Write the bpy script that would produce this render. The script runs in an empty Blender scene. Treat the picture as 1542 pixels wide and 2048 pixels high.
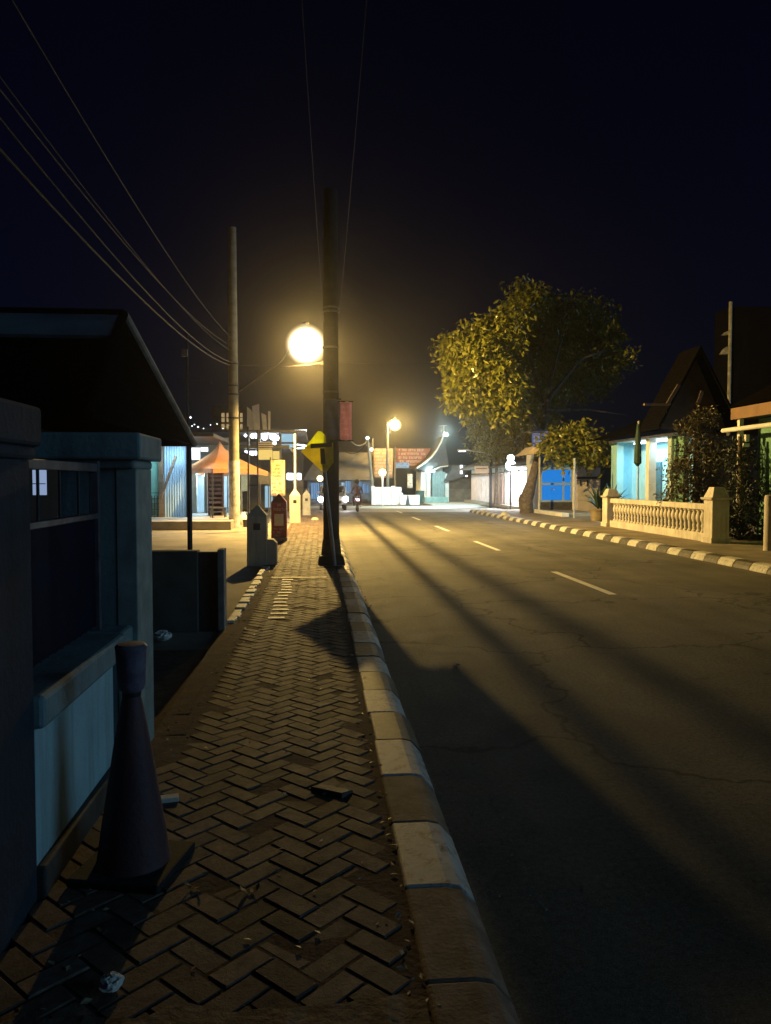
import bpy, math, random
from mathutils import Vector, Matrix
random.seed(7)
sc = bpy.context.scene
col = sc.collection
rad = math.radians

# ------------------------------------------------------------------ survey: photo pixel + known distance -> point in the place
EYE = Vector((0, 0, 1.75)); FPX = 1540.0
YAW, PIT = math.atan(133/1540), math.atan(62/1540)
FW = Vector((math.sin(YAW)*math.cos(PIT), math.cos(YAW)*math.cos(PIT), -math.sin(PIT)))
RT = Vector((math.cos(YAW), -math.sin(YAW), 0)); UP = RT.cross(FW)
def ray(px, py): return FW + RT*((px-771)/FPX) + UP*((1024-py)/FPX)
def at(px, py, Y):
    d = ray(px, py); return EYE + d*(Y/d.y)
def gp(px, py, z=0.15):
    d = ray(px, py); return EYE + d*((z-EYE.z)/d.z)
def atx(px, py, X):
    d = ray(px, py); return EYE + d*(X/d.x)
def XA(px, Y): return at(px, 962, Y).x
def ZA(py, Y, px=771): return at(px, py, Y).z

# ------------------------------------------------------------------ materials
def nt(name):
    m = bpy.data.materials.new(name); m.use_nodes = True
    n = m.node_tree; n.nodes.clear()
    return m, n, n.nodes.new('ShaderNodeOutputMaterial')
def N(n, t, **k):
    x = n.nodes.new(t)
    for a, b in k.items(): setattr(x, a, b)
    return x
def c4(c): return (c[0], c[1], c[2], 1)
def noise(n, scale, detail=6, rough=.6, coord='Object'):
    tc = N(n, 'ShaderNodeTexCoord'); t = N(n, 'ShaderNodeTexNoise')
    t.inputs['Scale'].default_value = scale; t.inputs['Detail'].default_value = detail; t.inputs['Roughness'].default_value = rough
    n.links.new(tc.outputs[coord], t.inputs['Vector']); return t.outputs['Fac']
def ramp(n, src, stops):
    r = N(n, 'ShaderNodeValToRGB'); e = r.color_ramp.elements
    e[0].position, e[0].color = stops[0][0], c4(stops[0][1]); e[1].position, e[1].color = stops[-1][0], c4(stops[-1][1])
    for p, c in stops[1:-1]:
        q = e.new(p); q.color = c4(c)
    n.links.new(src, r.inputs['Fac']); return r.outputs['Color']
def mixc(n, fac, a, b, mode='MIX'):
    m = N(n, 'ShaderNodeMix', data_type='RGBA', blend_type=mode)
    if isinstance(fac, (int, float)): m.inputs[0].default_value = fac
    else: n.links.new(fac, m.inputs[0])
    for v, i in ((a, 6), (b, 7)):
        if isinstance(v, tuple): m.inputs[i].default_value = c4(v)
        else: n.links.new(v, m.inputs[i])
    return m.outputs[2]
def bsdf(n, out, rough=.7, spec=.4, metal=0):
    p = N(n, 'ShaderNodeBsdfPrincipled'); p.inputs['Roughness'].default_value = rough
    p.inputs['Specular IOR Level'].default_value = spec; p.inputs['Metallic'].default_value = metal
    n.links.new(p.outputs[0], out.inputs['Surface']); return p
def bump(n, p, h, strength, dist=.01):
    b = N(n, 'ShaderNodeBump'); b.inputs['Strength'].default_value = strength; b.inputs['Distance'].default_value = dist
    n.links.new(h, b.inputs['Height']); n.links.new(b.outputs[0], p.inputs['Normal'])
def M(name, c1, c2=None, scale=6, rough=.75, bmp=.3, bscale=60, metal=0, spec=.35, lo=.38, hi=.64):
    m, n, o = nt(name); p = bsdf(n, o, rough, spec, metal)
    c2 = c2 or tuple(v*.62 for v in c1)
    f = noise(n, scale); n.links.new(ramp(n, f, [(lo, c2), (hi, c1)]), p.inputs['Base Color'])
    if bmp: bump(n, p, noise(n, bscale, 4), bmp, .006)
    return m
def EM(name, c, s):
    m, n, o = nt(name); e = N(n, 'ShaderNodeEmission'); e.inputs[0].default_value = c4(c); e.inputs[1].default_value = s
    n.links.new(e.outputs[0], o.inputs['Surface']); return m
def TRANS(name, c, t=.5, rough=.5):
    m, n, o = nt(name); p = N(n, 'ShaderNodeBsdfPrincipled'); p.inputs['Roughness'].default_value = rough
    f = noise(n, 7); cc = ramp(n, f, [(.3, tuple(v*.75 for v in c)), (.65, c)])
    n.links.new(cc, p.inputs['Base Color'])
    tr = N(n, 'ShaderNodeBsdfTranslucent'); n.links.new(cc, tr.inputs[0])
    mx = N(n, 'ShaderNodeMixShader'); mx.inputs[0].default_value = t
    n.links.new(p.outputs[0], mx.inputs[1]); n.links.new(tr.outputs[0], mx.inputs[2]); n.links.new(mx.outputs[0], o.inputs['Surface'])
    return m

def m_paver():
    m, n, o = nt('concrete_paver'); p = bsdf(n, o, .8, .25)
    g = N(n, 'ShaderNodeNewGeometry')
    c = ramp(n, g.outputs['Random Per Island'], [(0, (.072, .05, .041)), (.3, (.125, .09, .072)), (.7, (.16, .118, .095)), (1, (.2, .15, .12))])
    c = mixc(n, .75, c, ramp(n, noise(n, 26, 8), [(.3, (.42, .42, .42)), (.7, (1.25, 1.25, 1.25))]), 'MULTIPLY')
    c = mixc(n, ramp(n, noise(n, 1.6, 5), [(.52, (0, 0, 0)), (.72, (.75, .75, .75))]), c, (.035, .028, .022))
    n.links.new(c, p.inputs['Base Color'])
    r = N(n, 'ShaderNodeMapRange'); r.inputs[3].default_value = .6; r.inputs[4].default_value = .9
    n.links.new(noise(n, 9), r.inputs[0]); n.links.new(r.outputs[0], p.inputs['Roughness'])
    bump(n, p, noise(n, 90, 6, .7), .55, .006); return m
def m_asphalt():
    m, n, o = nt('worn_asphalt'); p = bsdf(n, o, .7, .07)
    c = ramp(n, noise(n, 140, 3, .85), [(.3, (.062, .06, .054)), (.55, (.16, .155, .135)), (.75, (.34, .33, .29))])
    c = mixc(n, .75, c, ramp(n, noise(n, 30, 5, .85), [(.3, (.35, .35, .35)), (.7, (1.85, 1.8, 1.75))]), 'MULTIPLY')
    c = mixc(n, .7, c, ramp(n, noise(n, .55, 7, .62), [(.32, (.62, .62, .62)), (.68, (1.3, 1.28, 1.25))]), 'MULTIPLY')
    tc = N(n, 'ShaderNodeTexCoord'); mp = N(n, 'ShaderNodeMapping'); mp.inputs['Scale'].default_value = (1.1, .03, 1); n.links.new(tc.outputs['Object'], mp.inputs[0])
    tn = N(n, 'ShaderNodeTexNoise'); tn.inputs['Scale'].default_value = 1.3; tn.inputs['Detail'].default_value = 5; n.links.new(mp.outputs[0], tn.inputs['Vector'])
    c = mixc(n, .6, c, ramp(n, tn.outputs['Fac'], [(.35, (.7, .7, .7)), (.65, (1.25, 1.25, 1.25))]), 'MULTIPLY')      # tyre-polished bands along the lanes
    st = ramp(n, noise(n, 1.9, 3, .5), [(.68, (1, 1, 1)), (.76, (.5, .5, .5))]); c = mixc(n, 1, c, st, 'MULTIPLY')  # oil stains
    vo = N(n, 'ShaderNodeTexVoronoi'); vo.feature = 'DISTANCE_TO_EDGE'; vo.inputs['Scale'].default_value = .33
    ds = N(n, 'ShaderNodeVectorMath', operation='ADD'); nz = N(n, 'ShaderNodeTexNoise'); nz.inputs['Scale'].default_value = 1.6; nz.inputs['Detail'].default_value = 6
    n.links.new(tc.outputs['Object'], nz.inputs['Vector']); n.links.new(tc.outputs['Object'], ds.inputs[0]); n.links.new(nz.outputs['Color'], ds.inputs[1]); n.links.new(ds.outputs[0], vo.inputs['Vector'])
    c = mixc(n, 1, c, ramp(n, vo.outputs['Distance'], [(0, (.45, .45, .45)), (.012, (1, 1, 1))]), 'MULTIPLY')        # hairline cracks
    n.links.new(c, p.inputs['Base Color'])
    r = N(n, 'ShaderNodeMapRange'); r.inputs[3].default_value = .55; r.inputs[4].default_value = .9; n.links.new(noise(n, 2.5, 6), r.inputs[0]); n.links.new(r.outputs[0], p.inputs['Roughness'])
    bump(n, p, noise(n, 60, 5, .85), .9, .014); return m
def m_wall(name, c1, c2, dirt=(.05, .045, .04), amt=.55, rough=.75):
    m, n, o = nt(name); p = bsdf(n, o, rough, .3)
    c = ramp(n, noise(n, 2.4), [(.36, c2), (.64, c1)])
    tc = N(n, 'ShaderNodeTexCoord'); mp = N(n, 'ShaderNodeMapping'); mp.inputs['Scale'].default_value = (7, 7, .55); n.links.new(tc.outputs['Object'], mp.inputs[0])
    tn = N(n, 'ShaderNodeTexNoise'); tn.inputs['Scale'].default_value = 1.5; tn.inputs['Detail'].default_value = 7; tn.inputs['Roughness'].default_value = .65; n.links.new(mp.outputs[0], tn.inputs['Vector'])
    c = mixc(n, ramp(n, tn.outputs['Fac'], [(.5, (0, 0, 0)), (.78, (amt, amt, amt))]), c, dirt)
    c = mixc(n, ramp(n, noise(n, 11, 9, .75), [(.6, (0, 0, 0)), (.7, (amt, amt, amt))]), c, tuple(v*.5 for v in c2))
    n.links.new(c, p.inputs['Base Color']); bump(n, p, noise(n, 38, 7), .5, .008); return m
def m_paint(name, pc, under, lo=.42, hi=.6, scale=14, rough=.6):
    m, n, o = nt(name); p = bsdf(n, o, rough, .35)
    u = ramp(n, noise(n, 30), [(.3, tuple(v*.55 for v in under)), (.7, under)])
    pp = ramp(n, noise(n, 5), [(.3, tuple(v*.72 for v in pc)), (.7, pc)])
    f = ramp(n, noise(n, scale, 9, .72), [(lo, (0, 0, 0)), (hi, (1, 1, 1))])
    n.links.new(mixc(n, f, u, pp), p.inputs['Base Color'])
    bump(n, p, noise(n, 70, 6), .5, .006); return m
def m_leaf(name, a, b, rough=.28):
    m, n, o = nt(name); p = N(n, 'ShaderNodeBsdfPrincipled'); p.inputs['Roughness'].default_value = rough; p.inputs['Specular IOR Level'].default_value = .5
    g = N(n, 'ShaderNodeNewGeometry'); cc = ramp(n, g.outputs['Random Per Island'], [(0, a), (1, b)])
    n.links.new(cc, p.inputs['Base Color'])
    tr = N(n, 'ShaderNodeBsdfTranslucent'); n.links.new(cc, tr.inputs[0]); mx = N(n, 'ShaderNodeMixShader'); mx.inputs[0].default_value = .12
    n.links.new(p.outputs[0], mx.inputs[1]); n.links.new(tr.outputs[0], mx.inputs[2]); n.links.new(mx.outputs[0], o.inputs['Surface']); return m
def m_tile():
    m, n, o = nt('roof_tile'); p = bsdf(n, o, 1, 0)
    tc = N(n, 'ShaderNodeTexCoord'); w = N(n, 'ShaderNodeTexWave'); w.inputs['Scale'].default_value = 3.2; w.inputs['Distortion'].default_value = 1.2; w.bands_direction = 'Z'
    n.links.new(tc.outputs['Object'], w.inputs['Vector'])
    c = mixc(n, .5, ramp(n, noise(n, 9), [(.3, (.003, .0026, .0025)), (.7, (.008, .0065, .006))]), ramp(n, w.outputs['Fac'], [(0, (.7, .7, .7)), (1, (1, 1, 1))]), 'MULTIPLY')  # near-black base stands in for lamp light not reaching the roofs
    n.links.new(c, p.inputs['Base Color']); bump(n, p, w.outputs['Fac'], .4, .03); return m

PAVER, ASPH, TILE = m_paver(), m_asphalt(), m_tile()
CONC = M('plain_concrete', (.3, .27, .23), (.17, .15, .125), 5)
CONC_D = M('dark_concrete', (.075, .07, .062), (.035, .033, .03), 6)
CONC_L = M('light_concrete', (.42, .41, .39), (.28, .27, .25), 3)
SOIL = M('bare_soil', (.13, .085, .06), (.06, .04, .03), 9, .95, .9, 40)
YARDM = M('yard_concrete', (.27, .24, .2), (.18, .16, .135), 1.2, .85, .5, 50)
KW = m_paint('kerb_white_paint', (.58, .57, .53), (.2, .16, .12), .34, .5)
KD = m_paint('kerb_black_paint', (.05, .048, .045), (.22, .175, .13), .3, .52)
KB = M('kerb_bare', (.26, .2, .15), (.13, .095, .07), 7, .8, .6)
LINE = m_paint('road_line_paint', (.78, .77, .72), (.1, .095, .09), .26, .44, 9)
MARK = m_paint('pavement_paint', (.75, .73, .68), (.2, .15, .1), .4, .5, 22)
TEAL = m_wall('teal_wall_paint', (.38, .58, .6), (.29, .46, .49), (.1, .12, .11), .7)
TEALC = m_wall('teal_coping', (.2, .3, .31), (.14, .21, .22))
TEALP = m_wall('teal_pillar', (.19, .27, .28), (.13, .19, .2))
TEALS = M('pale_green_stile', (.26, .33, .31), (.17, .22, .21), 6)
NAVY = m_wall('dark_pillar_paint', (.035, .04, .055), (.022, .027, .037), (.015, .013, .012), .5, .9)
SHEET = M('blue_steel_sheet', (.008, .011, .03), (.004, .006, .016), 5, .8, .1, spec=.08)
STEEL = M('dark_steel', (.05, .05, .055), (.03, .03, .033), 9, .5, .1)
STEELP = M('worn_purple_steel', (.13, .11, .13), (.07, .06, .07), 9, .5, .1)
BLACK = M('black_paint', (.012, .012, .012), (.008, .008, .008), 9, .6, .1)
ORNG = m_wall('faded_orange_plastic', (.115, .048, .05), (.07, .032, .036), (.05, .045, .045), .8, .6)
CONEB = M('black_rubber', (.02, .018, .018), None, 6, .8)
COLLAR = M('scuffed_reflective', (.2, .17, .22), (.1, .08, .11), 12, .5)
POLE = M('pole_concrete', (.27, .25, .2), (.18, .165, .13), 4, .85, .4)
POLED = M('dark_pole', (.03, .025, .021), (.018, .016, .014), 5, .85, .4)
POLEW = m_paint('whitewashed_concrete', (.62, .62, .64), (.3, .28, .25), .3, .55, 6)
GALV = M('galvanised_post', (.5, .5, .5), (.36, .36, .37), 8, .5, .1, metal=.0)
YELL = TRANS('yellow_sign_sheet', (.86, .8, .08), .7)
YELB = TRANS('bright_yellow_sheet', (.88, .97, .06), .97)
WHITEP = M('white_wall_paint', (.78, .78, .76), (.62, .62, .6), 2)
CREAMP = m_wall('cream_paint', (.62, .58, .52), (.47, .43, .38), (.15, .12, .09), .6)
TANP = M('tan_paint', (.5, .42, .3), (.4, .33, .23), 4)
BEIGE = m_wall('bollard_paint', (.62, .56, .4), (.5, .45, .32), (.1, .08, .06), .6)
GREYB = M('grey_bollard_paint', (.4, .4, .41), (.28, .28, .29), 5)
REDW = M('red_wrap', (.33, .05, .06), (.25, .04, .045), 3, .5)
BARK = M('bark', (.17, .14, .11), (.08, .065, .05), 7, .95, 1, 14)
WOOD = M('weathered_timber', (.25, .17, .11), (.14, .095, .06), 7)
ORT = TRANS('orange_tent_fabric', (.42, .18, .08), .25)
BROWNW = M('brown_wall', (.14, .1, .07), (.09, .065, .045), 3)
SHUT = M('pink_grey_shutter', (.6, .48, .46), (.5, .4, .38), 3, .6)
WSHUT = M('white_shutter', (.8, .8, .8), (.7, .7, .7), 3, .6)
ZINC = M('zinc_sheet', (.2, .22, .25), (.12, .135, .155), 2, .6)
ROOFM = M('metal_roof', (.1, .095, .1), (.065, .06, .065), 3, .7)
BLUEW = M('light_blue_wall', (.33, .6, .7), (.27, .52, .62), 2)
GREENW = M('green_wall', (.17, .36, .25), (.12, .27, .19), 3)
LOUV = M('dark_blue_louver', (.06, .13, .17), (.04, .09, .12), 5, .6)
PINKW = M('pink_paint', (.5, .2, .2), (.4, .16, .16), 4)
GREENF = M('dark_green_flag', (.035, .07, .05), (.02, .045, .03), 5)
PLATF = M('platform_concrete', (.33, .3, .26), (.24, .22, .19), 3)
REDM = M('bike_red', (.12, .015, .02), None, 5, .3)
CLOTH = M('dark_jacket', (.09, .04, .06), (.06, .028, .04), 8, .9)
CARP = M('car_paint', (.3, .3, .33), (.28, .28, .31), 2, .3, 0, spec=.6)
GLASSD = M('dark_glass', (.01, .012, .015), None, 2, .12, 0, spec=.6)
TYRE = M('tyre_rubber', (.015, .015, .015), None, 9, .9)
BANP = TRANS('pink_banner_cloth', (.82, .55, .72), .6)
BANG = TRANS('grey_banner_cloth', (.3, .29, .36), .25)
BANR = M('dark_red_banner', (.28, .09, .085), (.2, .065, .06), 2, .8)
BANB = M('brown_banner', (.36, .24, .15), (.27, .18, .11), 2, .8)
INKW = M('white_ink', (.6, .52, .45), (.45, .39, .34), 20, .7, 0)
INKR = M('orange_ink', (.22, .07, .03), (.17, .05, .02), 20, .7, 0)
INKB = M('brown_ink', (.13, .04, .035), (.1, .03, .025), 20, .7, 0)
CREAMB = M('cream_banner', (.7, .52, .3), (.6, .44, .25), 3)
SIGNP = M('pale_sign_board', (.62, .52, .42), (.52, .43, .35), 4)
SIGNL = EM('glowing_lavender_sign', (.3, .31, .55), .34)  # weak glow put in for light falling on the sign front
CLAY = M('clay_pot', (.3, .24, .15), (.2, .16, .1), 4)
PAPER = M('white_paper', (.75, .72, .66), (.6, .57, .52), 20, .8, 0)
DRYL = M('dry_leaf', (.3, .2, .09), (.18, .12, .05), 20, .7, 0)
STONE = M('pale_stone', (.62, .6, .52), (.4, .38, .33), 6)
L_TREE = m_leaf('broad_leaf', (.11, .125, .016), (.3, .29, .055))
L_DARK = m_leaf('dull_leaf', (.15, .145, .045), (.34, .31, .1), .55)
L_SHRUB = m_leaf('shrub_leaf', (.045, .042, .018), (.13, .11, .045), .45)
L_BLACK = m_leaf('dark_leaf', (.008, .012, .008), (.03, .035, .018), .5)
L_POT = m_leaf('potted_leaf', (.03, .06, .02), (.07, .11, .035), .4)
CABLE = M('black_cable', (.03, .026, .022), None, 5, .55, 0)
CABLEG = M('grey_cable', (.075, .065, .055), (.045, .04, .035), 5, .6, 0)
E_COOL = EM('lit_tube', (.75, .92, 1), 9)
E_WHITE = EM('lit_panel', (.92, .96, 1), 1.9)
E_HEAD = EM('lit_headlight', (.85, .9, 1), 40)
E_TAIL = EM('lit_tail_light', (1, .5, .6), 5)
E_WARM = EM('lit_warm_globe', (1, .8, .38), 4)
E_WARMW = EM('lit_warm_window', (.85, .6, .28), .42)
E_BLUE = EM('lit_blue_glass', (.016, .25, .8), .85)
E_BLUES = EM('lit_sky_blue_panel', (.2, .48, .9), .55)
E_BLUEI = EM('lit_pale_blue_room', (.4, .7, .9), .75)
E_WIN = EM('lit_cool_window', (.45, .6, .95), .55)
E_WIND = EM('dim_window', (.05, .08, .14), .2)
E_YEL = EM('glowing_yellow_awning', (.95, .66, .17), .95)  # awning glows by itself in place of light on the fabric
E_BULB = EM('lit_bulb', (.85, .92, 1), 7)

# ------------------------------------------------------------------ mesh helpers
class MB:
    def __init__(s): s.v, s.f, s.m = [], [], []
    def add(s, vs, fs, mi=0):
        b = len(s.v); s.v += [tuple(v) for v in vs]; s.f += [tuple(b+i for i in f) for f in fs]; s.m += [mi]*len(fs); return s
    def box(s, x0, y0, z0, x1, y1, z1, mi=0):
        return s.add([(x0,y0,z0),(x1,y0,z0),(x1,y1,z0),(x0,y1,z0),(x0,y0,z1),(x1,y0,z1),(x1,y1,z1),(x0,y1,z1)],
                     [(0,3,2,1),(4,5,6,7),(0,1,5,4),(1,2,6,5),(2,3,7,6),(3,0,4,7)], mi)
    def obox(s, c, ax, ay, az, mi=0):      # centre and three half-axis vectors
        c, ax, ay, az = Vector(c), Vector(ax), Vector(ay), Vector(az)
        vs = [c-ax-ay-az, c+ax-ay-az, c+ax+ay-az, c-ax+ay-az, c-ax-ay+az, c+ax-ay+az, c+ax+ay+az, c-ax+ay+az]
        return s.add(vs, [(0,3,2,1),(4,5,6,7),(0,1,5,4),(1,2,6,5),(2,3,7,6),(3,0,4,7)], mi)
    def bar(s, p, q, w, h=None, mi=0):
        p, q = Vector(p), Vector(q); d = (q-p); L = d.length; d.normalize(); h = h or w
        a = d.cross(Vector((0, 0, 1)));
        if a.length < .05: a = Vector((1, 0, 0))
        a.normalize(); b = a.cross(d)
        return s.obox((p+q)/2, d*L/2, a*w/2, b*h/2, mi)
    def frus(s, cx, cy, z0, w0, d0, z1, w1, d1, mi=0):
        a, b, c, d = w0/2, d0/2, w1/2, d1/2
        return s.add([(cx-a,cy-b,z0),(cx+a,cy-b,z0),(cx+a,cy+b,z0),(cx-a,cy+b,z0),(cx-c,cy-d,z1),(cx+c,cy-d,z1),(cx+c,cy+d,z1),(cx-c,cy+d,z1)],
                     [(0,3,2,1),(4,5,6,7),(0,1,5,4),(1,2,6,5),(2,3,7,6),(3,0,4,7)], mi)
    def tube(s, pts, rs, n=10, cap=True, mi=0):
        pts = [Vector(p) for p in pts]
        if not isinstance(rs, (list, tuple)): rs = [rs]*len(pts)
        vs, fs = [], []; prev = None
        for i, p in enumerate(pts):
            d = (pts[min(i+1, len(pts)-1)]-pts[max(i-1, 0)]).normalized()
            a = prev if prev is not None else (Vector((0, 0, 1)) if abs(d.z) < .9 else Vector((1, 0, 0)))
            a = (a-d*a.dot(d)).normalized(); b = d.cross(a); prev = a
            for k in range(n):
                t = 2*math.pi*k/n; vs.append(p+(a*math.cos(t)+b*math.sin(t))*rs[i])
        for i in range(len(pts)-1):
            for k in range(n):
                fs.append((i*n+k, i*n+(k+1) % n, (i+1)*n+(k+1) % n, (i+1)*n+k))
        if cap: fs.append(tuple(range(n-1, -1, -1))); fs.append(tuple((len(pts)-1)*n+k for k in range(n)))
        return s.add(vs, fs, mi)
    def lathe(s, cx, cy, prof, n=14, mi=0):     # prof: (r, z)
        vs, fs = [], []
        for r, z in prof:
            for k in range(n):
                t = 2*math.pi*k/n; vs.append((cx+r*math.cos(t), cy+r*math.sin(t), z))
        for i in range(len(prof)-1):
            for k in range(n): fs.append((i*n+k, i*n+(k+1) % n, (i+1)*n+(k+1) % n, (i+1)*n+k))
        fs.append(tuple(range(n-1, -1, -1))); fs.append(tuple((len(prof)-1)*n+k for k in range(n)))
        return s.add(vs, fs, mi)
    def ball(s, c, r, n=16, m=10, sz=1, mi=0):
        return s.lathe(c[0], c[1], [(max(1e-3, r*math.sin(math.pi*i/m)), c[2]-sz*r*math.cos(math.pi*i/m)) for i in range(m+1)], n, mi)
    def prism(s, poly, ext, mi=0):              # closed 3-D outline pushed along ext
        n = len(poly); e = Vector(ext); P = [Vector(p) for p in poly]
        return s.add(P+[p+e for p in P], [tuple(range(n-1, -1, -1)), tuple(range(n, 2*n))]+[(i, (i+1) % n, n+(i+1) % n, n+i) for i in range(n)], mi)
    def build(s, name, mats, parent=None, smooth=False, bevel=0, loc=None):
        me = bpy.data.meshes.new(name); me.from_pydata(s.v, [], s.f)
        mats = mats if isinstance(mats, (list, tuple)) else [mats]
        for m in mats: me.materials.append(m)
        me.polygons.foreach_set('material_index', s.m)
        if smooth: me.polygons.foreach_set('use_smooth', [True]*len(me.polygons))
        me.update()
        o = bpy.data.objects.new(name, me); col.objects.link(o)
        if parent is not None:
            o.parent = parent; p, off = parent, Vector()
            while p is not None: off += p.location; p = p.parent
            o.location = -off
        if bevel:
            b = o.modifiers.new('edge', 'BEVEL'); b.width = bevel; b.segments = 2; b.limit_method = 'ANGLE'
        if smooth:
            try:
                for p in me.polygons: pass
                me.set_sharp_from_angle(angle=rad(40))
            except Exception: pass
        return o
def box(*a): return MB().box(*a)
def tag(o, label, cat, group=None):
    o['label'] = label; o['category'] = cat
    if group: o['group'] = group
    return o
def thing(name, label, cat, loc, group=None):
    o = bpy.data.objects.new(name, None); col.objects.link(o); o.location = Vector(loc); o.empty_display_size = .2
    return tag(o, label, cat, group)
def struct(o): o['kind'] = 'structure'; return o
def one(name, mb, mat, label, cat, group=None, **k): return tag(mb.build(name, mat, None, **k), label, cat, group)
def lamp(name, kind, loc, power, color, radius=.1, **k):
    l = bpy.data.lights.new(name, kind); l.energy = power; l.color = color
    if kind in ('POINT', 'SPOT'): l.shadow_soft_size = radius
    for a, b in k.items(): setattr(l, a, b)
    o = bpy.data.objects.new(name, l); col.objects.link(o); o.location = loc; return o
def rows(mb, o, ux, uz, w, h, nr, fill=.8, hh=.62, big=None):      # unreadable lettering: rows of small blocks on a board
    o, ux, uz = Vector(o), Vector(ux).normalized(), Vector(uz).normalized(); nn = ux.cross(uz)
    for r in range(nr):
        z0 = h*(nr-1-r+.2)/nr; ch = h/nr*hh*(1.25 if big and r in big else 1)
        x = w*.06; end = w*random.uniform(.6, .95)*fill/.8
        while x < min(end, w*.95):
            cw = ch*random.uniform(.45, .95)
            if random.random() < .84:
                a = o+ux*x+uz*(z0+ch*random.uniform(0, .05)); gw = min(cw*.74, w*.96-x); t_ = min(ch, gw)*.26
                def bl(u0, v0, u1, v1): mb.add([a+ux*u0+uz*v0, a+ux*u1+uz*v0, a+ux*u1+uz*v1, a+ux*u0+uz*v1], [(0, 1, 2, 3)])
                if gw > .004:
                    k = random.randrange(6)
                    if k != 4: bl(0, 0, t_, ch)
                    if k in (0, 1, 5): bl(gw-t_, 0, gw, ch)
                    if k in (0, 2, 3): bl(t_, ch-t_, gw-(t_ if k == 0 else 0), ch)
                    if k in (1, 2, 3): bl(t_, ch*.42, gw-(t_ if k == 1 else 0), ch*.42+t_)
                    if k in (2, 5): bl(t_, 0, gw-(t_ if k == 5 else 0), t_)
                    if k == 4: bl(gw*.5-t_*.5, 0, gw*.5+t_*.5, ch-t_); bl(0, ch-t_, gw, ch)
            x += cw
    return mb

# ------------------------------------------------------------------ ground, road, pavements
struct(box(-120, -30, -.3, 160, 200, -.02).build('ground', SOIL))
road = MB()
road.add([(.5, -8, 0), (8.6, -8, 0), (8.6, 43, 0), (.5, 43, 0)], [(0, 1, 2, 3)])
struct(road.build('road', ASPH))
struct(MB().add([(-45, 43, .003), (45, 43, .003), (45, 54, .003), (-45, 54, .003)], [(0, 1, 2, 3)]).build('crossing_road', CONC_L))
mk = MB()
for k in range(-1, 5):
    y0 = 11.45+7.55*k
    mk.add([(4.44, y0, .005), (4.57, y0, .005), (4.57, y0+3, .005), (4.44, y0+3, .005)], [(0, 1, 2, 3)])
struct(mk.build('road_markings', LINE))
struct(box(-1.05, -1, -.1, .34, 43, .1462).build('sidewalk_bed', SOIL))
# herringbone pavers, 45 degrees to the kerb
W = .106; pv = MB(); hole = gp(652, 1598)
ca, sa = math.cos(rad(45)), math.sin(rad(45))
def brick(mb, cx, cy, L, Wd, ang, z, tx=0, ty=0, h=.04, be=.005):
    c, s = math.cos(ang), math.sin(ang); a, b = L/2, Wd/2
    vs = []
    for (x, y, zz) in [(-a,-b,-h),(a,-b,-h),(a,b,-h),(-a,b,-h),(-a,-b,-be),(a,-b,-be),(a,b,-be),(-a,b,-be),(-a+be,-b+be,0),(a-be,-b+be,0),(a-be,b-be,0),(-a+be,b-be,0)]:
        vs.append((cx+x*c-y*s, cy+x*s+y*c, z+zz+x*tx+y*ty))
    fs = [(8, 9, 10, 11)]
    for i in range(4):
        j = (i+1) % 4; fs += [(4+i, 4+j, 8+j, 8+i), (i, j, 4+j, 4+i)]
    mb.add(vs, fs)
for i in range(-320, 360):
    for j in range(-320, 360):
        m4 = (i-j) % 4
        if m4 == 0: u, v, ang = (i+1)*W, (j+.5)*W, 0
        elif m4 == 3: u, v, ang = (i+.5)*W, (j+1)*W, math.pi/2
        else: continue
        x, y = u*ca-v*sa, u*sa+v*ca
        left = -1.15 if y < 4.4 else (-.86+.05*math.sin(y*3) if y < 14 else -.98)
        if not (left+.06 < x < .318 and 1.2 < y < 42.6): continue
        if y < 2.28 and random.random() < .0: continue
        if (Vector((x, y))-hole.xy).length < .075: continue
        near = (Vector((x, y))-hole.xy).length < .2
        brick(pv, x+random.uniform(-.002, .002), y+random.uniform(-.002, .002), 2*W-.008, W-.008, rad(45)+ang+random.gauss(0, .01),
              .15+random.gauss(0, .0018)-(.007 if random.random() < .03 else 0), random.gauss(0, .008)*(3 if near else 1), random.gauss(0, .012)*(2 if near else 1))
struct(pv.build('sidewalk', PAVER))
lb = MB(); brick(lb, hole.x+.03, hole.y+.1, .2, .095, rad(-38), .164, .05, -.16)
one('loose_paver', lb, PAVER, 'single dislodged paving brick tilted above a hole in the sidewalk', 'paver')
# cut-brick / mortar border left of the pavers and a rough concrete strip under the viewer
e = MB(); y = 4.9
while y < 14.2:
    L = random.uniform(.25, .6); xr = -.87+.05*math.sin(y*3)+random.uniform(-.02, .02)
    e.add([(-1.03, y, .146), (xr, y, .15+random.uniform(-.006, .006)), (xr+random.uniform(-.03, .03), y+L, .15), (-1.03, y+L, .146)], [(0, 1, 2, 3)]); y += L
struct(e.build('sidewalk_border', SOIL))
st = MB(); x = -1.0; pts = []
while x < .33:
    pts.append((x, 2.30+random.uniform(-.03, .03))); x += .06
vs = [(p[0], p[1], .153+random.uniform(0, .012)) for p in pts]+[(p[0], 1.0, .155) for p in pts]
n_ = len(pts); st.add(vs, [(i, i+1, n_+i+1, n_+i)[::-1] for i in range(n_-1)])
struct(st.build('concrete_strip', M('rough_mortar', (.2, .145, .1), (.08, .055, .04), 11, .8, 1, 30)))
# white broken edging where the side yard meets the pavers
we = MB(); y = 8.75
while y < 14.1:
    L = random.uniform(.12, .3); w = random.uniform(.05, .11); x = -1.02
    we.box(x-.03, y, .1, x+w, y+L*.93, .165+random.uniform(-.01, .02)); y += L
struct(we.build('edging_kerb', m_paint('chalky_edging', (.72, .7, .64), (.3, .25, .19), .38, .5, 16), bevel=.012))
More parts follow.
